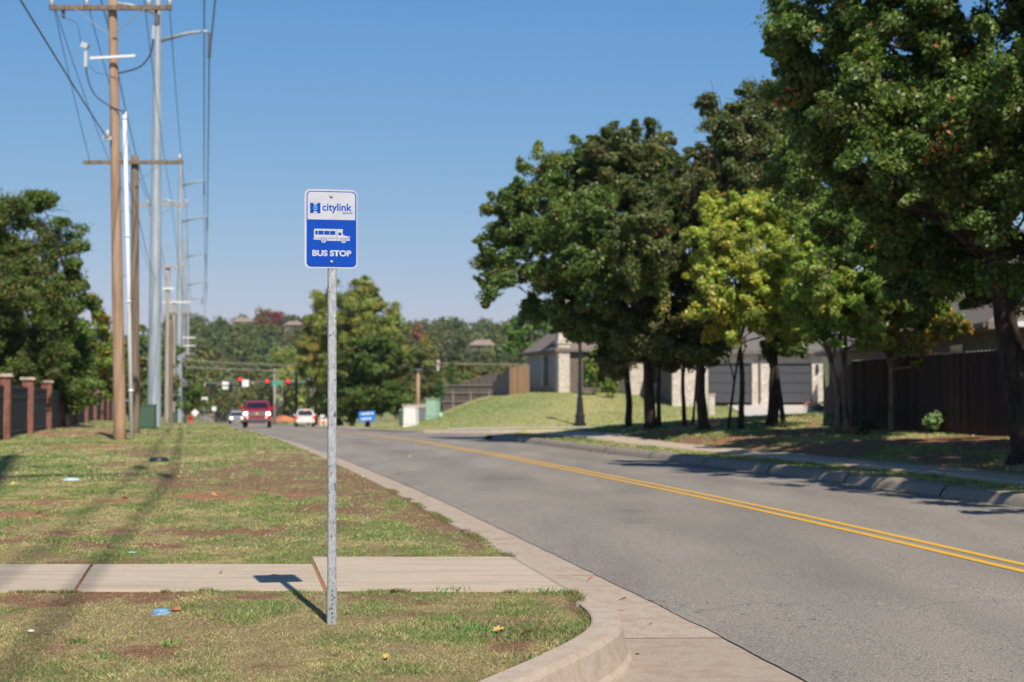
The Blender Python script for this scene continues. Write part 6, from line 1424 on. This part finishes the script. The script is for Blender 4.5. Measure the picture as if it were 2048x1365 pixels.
# ------------------------------------------------------------------ litter and small things on the grass
def leafobj(px, row, size, mat, label, group, D=None, rz=None):
    p = hit(px, row, 5, 60); me_key = 'fallen_leaf'
    o = bpy.data.objects.new('fallen_leaf', leaf_me[mat]); COL.objects.link(o)
    o.location = p + Vector((0, 0, .022 if not inslab(np.array([p.x]), np.array([p.y]))[0] else .022)); o.scale = (size, size, size)
    o.rotation_euler = (rnd.uniform(-.5, .5), rnd.uniform(-.5, .5), rnd.uniform(0, 6.28) if rz is None else rz)
    return tag(o, label, 'leaf', group)
M['l_or'] = plain('orange_dry_leaf', (.50, .22, .08), .6); M['l_ye'] = plain('yellow_dry_leaf', (.55, .38, .12), .6); M['l_br'] = plain('brown_dry_leaf', (.34, .19, .10), .7)
leaf_me = {}
for k in ('l_or', 'l_ye', 'l_br'):
    mb = MB(); out = [(0, -.5), (.22, -.36), (.14, -.2), (.42, -.12), (.26, .05), (.34, .24), (.12, .22), (0, .5), (-.12, .22), (-.34, .24), (-.26, .05), (-.42, -.12), (-.14, -.2), (-.22, -.36)]
    c = (0, 0, 0); vs = [c] + [(x, y, .35 * abs(x) + .12 * y) for x, y in out]; mb.add(vs, [(0, i + 1, (i + 1) % 14 + 1) for i in range(14)])
    o = mb.build('tmp', M[k]); leaf_me[k] = o.data; bpy.data.objects.remove(o)
near = [(1180, 1166, .08, 'l_or', 'rust-coloured leaf lying alone on the concrete gutter'), (1055, 1279, .09, 'l_or', 'larger orange leaf among green weeds beside the curb'), (994, 1274, .09, 'l_ye', 'tan curled leaf left of the orange one near the curb'), (789, 1190, .08, 'l_ye', 'yellow leaf at the near edge of the wide slab'),
        (772, 1323, .05, 'l_ye', 'pale yellow leaf low in the near grass right of the post'), (676, 1320, .05, 'l_ye', 'pale leaf in the near grass just right of the post'), (1242, 1233, .06, 'l_br', 'brown leaf in the gutter beside the end of the curb'), (443, 1151, .05, 'l_br', 'brown leaf on the sidewalk left of the sign shadow'),
        (1245, 1207, .07, 'l_br', 'flat brown leaf in the gutter above the curb end'), (1300, 1258, .05, 'l_br', 'small brown leaf by the driveway joint')]
for a, b, s, m, l in near: leafobj(a, b, s, m, l, None)
for i in range(20):
    px = rnd.uniform(20, 860); row = 890 + 190 * rnd.random() ** 1.3
    leafobj(px, row, rnd.uniform(.07, .12), rnd.choice(('l_or', 'l_ye', 'l_ye')), 'small orange or yellow fallen leaf on the grass beyond the sidewalk', 'fallen leaves on the verge')
for i in range(60):
    px = rnd.uniform(1240, 2040); row = 872 + 80 * rnd.random()
    p = hit(px, row, 15, 60)
    if p.x > float(Rx(p.y)) + .5: leafobj(px, row, rnd.uniform(.09, .14), rnd.choice(('l_or', 'l_ye', 'l_br')), 'small dry leaf on the ground below the row of oaks', 'fallen leaves below the oaks')
for i in range(16):
    y = rnd.uniform(16, 40); x = float(Rx(y)) - rnd.uniform(.03, .3)
    px, row = proj(x, y, float(zc(y)) - .05)
    o = leafobj(px, row, rnd.uniform(.07, .12), rnd.choice(('l_or', 'l_br')), 'dry leaf caught against the right-hand curb', 'fallen leaves along the curb'); o.location = (x, y, float(zroad(np.array([x]), np.array([y]))[0]) + .02)
def lid(label, px, row, r, mat, name='utility_cover'):
    p = hit(px, row); t = thing(name, label, 'utility cover', p)
    mb = MB(); mb.lathe([(r, -.05), (r, .020), (r * .93, .030), (r * .2, .034)], 22); mb.build('lid', mat, t)
    mb = MB(); mb.lathe([(r * 1.12, -.05), (r * 1.12, .012), (r * 1.02, .016), (r * 1.02, -.05)], 22); mb.build('rim', mat, t)
M['lid_blue'] = noisy('faded_blue_lid', (.10, .22, .38), (.22, .36, .48), 30., .7)
M['lid_pale'] = noisy('pale_blue_lid', (.36, .55, .66), (.50, .66, .74), 30., .7)
lid('round faded blue utility lid sunk in the near grass', 322, 1231, .052, M['lid_blue']); lid('pale blue utility lid in the grass beyond the sidewalk', 143, 961, .12, M['lid_pale'])
p = hit(352, 1228); mb = MB(); rr = random.Random(5)
vs = []; 
for k in range(12): a = k * math.pi / 6; vs.append((.035 * math.cos(a) * rr.uniform(.7, 1.2), .03 * math.sin(a) * rr.uniform(.7, 1.2), 0))
vs += [(v[0] * .5, v[1] * .5, .022 + rr.uniform(-.005, .005)) for v in vs]; mb.add(vs, [(k, (k + 1) % 12, 12 + (k + 1) % 12, 12 + k) for k in range(12)] + [tuple(range(12, 24))], 0, True)
M['rust'] = noisy('rust_clod', (.25, .09, .045), (.42, .17, .08), 40., .9); o = mb.build('earth_clod', M['rust']); o.location = p + Vector((0, 0, .012)); tag(o, 'rusty lump of earth touching the blue utility lid', 'earth clod')
for px, row, l, s in ((62, 1271, 'white pebble in the bare patch at the lower left', .022), (265, 1109, 'flat bluish scrap in the grass just beyond the sidewalk', .04)):
    p = hit(px, row); mb = MB(); mb.lathe([(.5, 0), (1, .2), (.9, .5), (.4, .75)], 9); o = mb.build('pebble' if px < 100 else 'plastic_scrap', M['white'] if px < 100 else M['lid_pale']); o.scale = (s, s * .8, s * (.8 if px < 100 else .25)); o.location = p + Vector((0, 0, .012)); tag(o, l, 'litter')
mb = MB(); p = hit(318, 923); mb.lathe([(.2, -.02), (.2, .05), (.14, .08)], 14); o = mb.build('utility_cover', M['black']); o.location = p; tag(o, 'low dark disc in the grass near the tan utility pole', 'utility cover')  # black disc put where the grass has a dark patch
# tar crumbs and grit on the near gutter
# ------------------------------------------------------------------ sky, sun, haze, camera
SKYG = ((1.25, .507), (.7, 1.31), (.3, 3.54))      # haze-free autumn air: clearer and bluer overhead than the plain model
hz_, hnt, hb_, ho = newmat('haze_air'); hnt.nodes.remove(hb_); pv = hnt.nodes.new('ShaderNodeVolumePrincipled'); hnt.links.new(pv.outputs[0], ho.inputs['Volume'])
pv.inputs['Density'].default_value = HAZE; pv.inputs['Color'].default_value = (.80, .88, 1, 1); pv.inputs['Anisotropy'].default_value = .3
mb = MB(); mb.box((0, 1000, 30), (3600, 2700, 92)); o = mb.build('haze', hz_); tag(o, kind='stuff')
w = bpy.data.worlds.new('World'); scn.world = w; w.use_nodes = True; nt = w.node_tree
sky = nt.nodes.new('ShaderNodeTexSky'); sky.sky_type = 'NISHITA'; sky.sun_disc = False
SD = Vector((.275, -.875, 1.)).normalized(); EL = math.asin(SD.z); AZ = math.atan2(SD.x, SD.y)
sky.sun_elevation = EL; sky.sun_rotation = AZ; sky.air_density = 1.0; sky.dust_density = .6; sky.ozone_density = 2.2; sky.altitude = 350
bg = nt.nodes['Background']; bg.inputs[1].default_value = .092
sp = nt.nodes.new('ShaderNodeSeparateColor'); cb = nt.nodes.new('ShaderNodeCombineColor'); nt.links.new(sky.outputs[0], sp.inputs[0])
for k, (g, a) in enumerate(SKYG):
    pw = nt.nodes.new('ShaderNodeMath'); pw.operation = 'POWER'; pw.inputs[1].default_value = g; ml = nt.nodes.new('ShaderNodeMath'); ml.operation = 'MULTIPLY'; ml.inputs[1].default_value = a
    nt.links.new(sp.outputs[k], pw.inputs[0]); nt.links.new(pw.outputs[0], ml.inputs[0]); nt.links.new(ml.outputs[0], cb.inputs[k])
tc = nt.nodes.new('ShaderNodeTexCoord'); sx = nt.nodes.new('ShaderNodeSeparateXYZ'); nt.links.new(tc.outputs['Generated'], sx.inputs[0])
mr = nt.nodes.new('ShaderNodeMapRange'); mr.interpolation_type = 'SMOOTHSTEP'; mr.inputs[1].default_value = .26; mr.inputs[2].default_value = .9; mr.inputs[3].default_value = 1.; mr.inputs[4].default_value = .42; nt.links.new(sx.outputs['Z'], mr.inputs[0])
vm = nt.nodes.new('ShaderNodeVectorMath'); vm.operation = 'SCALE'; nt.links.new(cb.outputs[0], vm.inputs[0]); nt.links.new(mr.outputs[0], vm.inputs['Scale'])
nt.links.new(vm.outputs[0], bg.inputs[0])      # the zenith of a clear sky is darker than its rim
sd = bpy.data.lights.new('sun', 'SUN'); sd.energy = 4.65; sd.angle = R(.53); sd.color = (1, .925, .81)
so = bpy.data.objects.new('sun', sd); COL.objects.link(so); so.rotation_euler = SD.to_track_quat('Z', 'Y').to_euler(); so.location = (0, -20, 40)
cd = bpy.data.cameras.new('camera'); cam = bpy.data.objects.new('camera', cd); COL.objects.link(cam); scn.camera = cam
cd.sensor_width = 36; cd.lens = 36 * F / 2048; cd.clip_start = .05; cd.clip_end = 6000
cam.location = (0, 0, CH); cam.rotation_euler = (math.pi / 2 + PIT, 0, 0)
cd.dof.use_dof = True; cd.dof.focus_distance = 8.45; cd.dof.aperture_fstop = 2.6
vs_ = scn.view_settings; vs_.view_transform = 'Standard'; vs_.look = 'None'; vs_.exposure = 0.27; vs_.gamma = 1
scn.cycles.max_bounces = 8; scn.cycles.transparent_max_bounces = 8
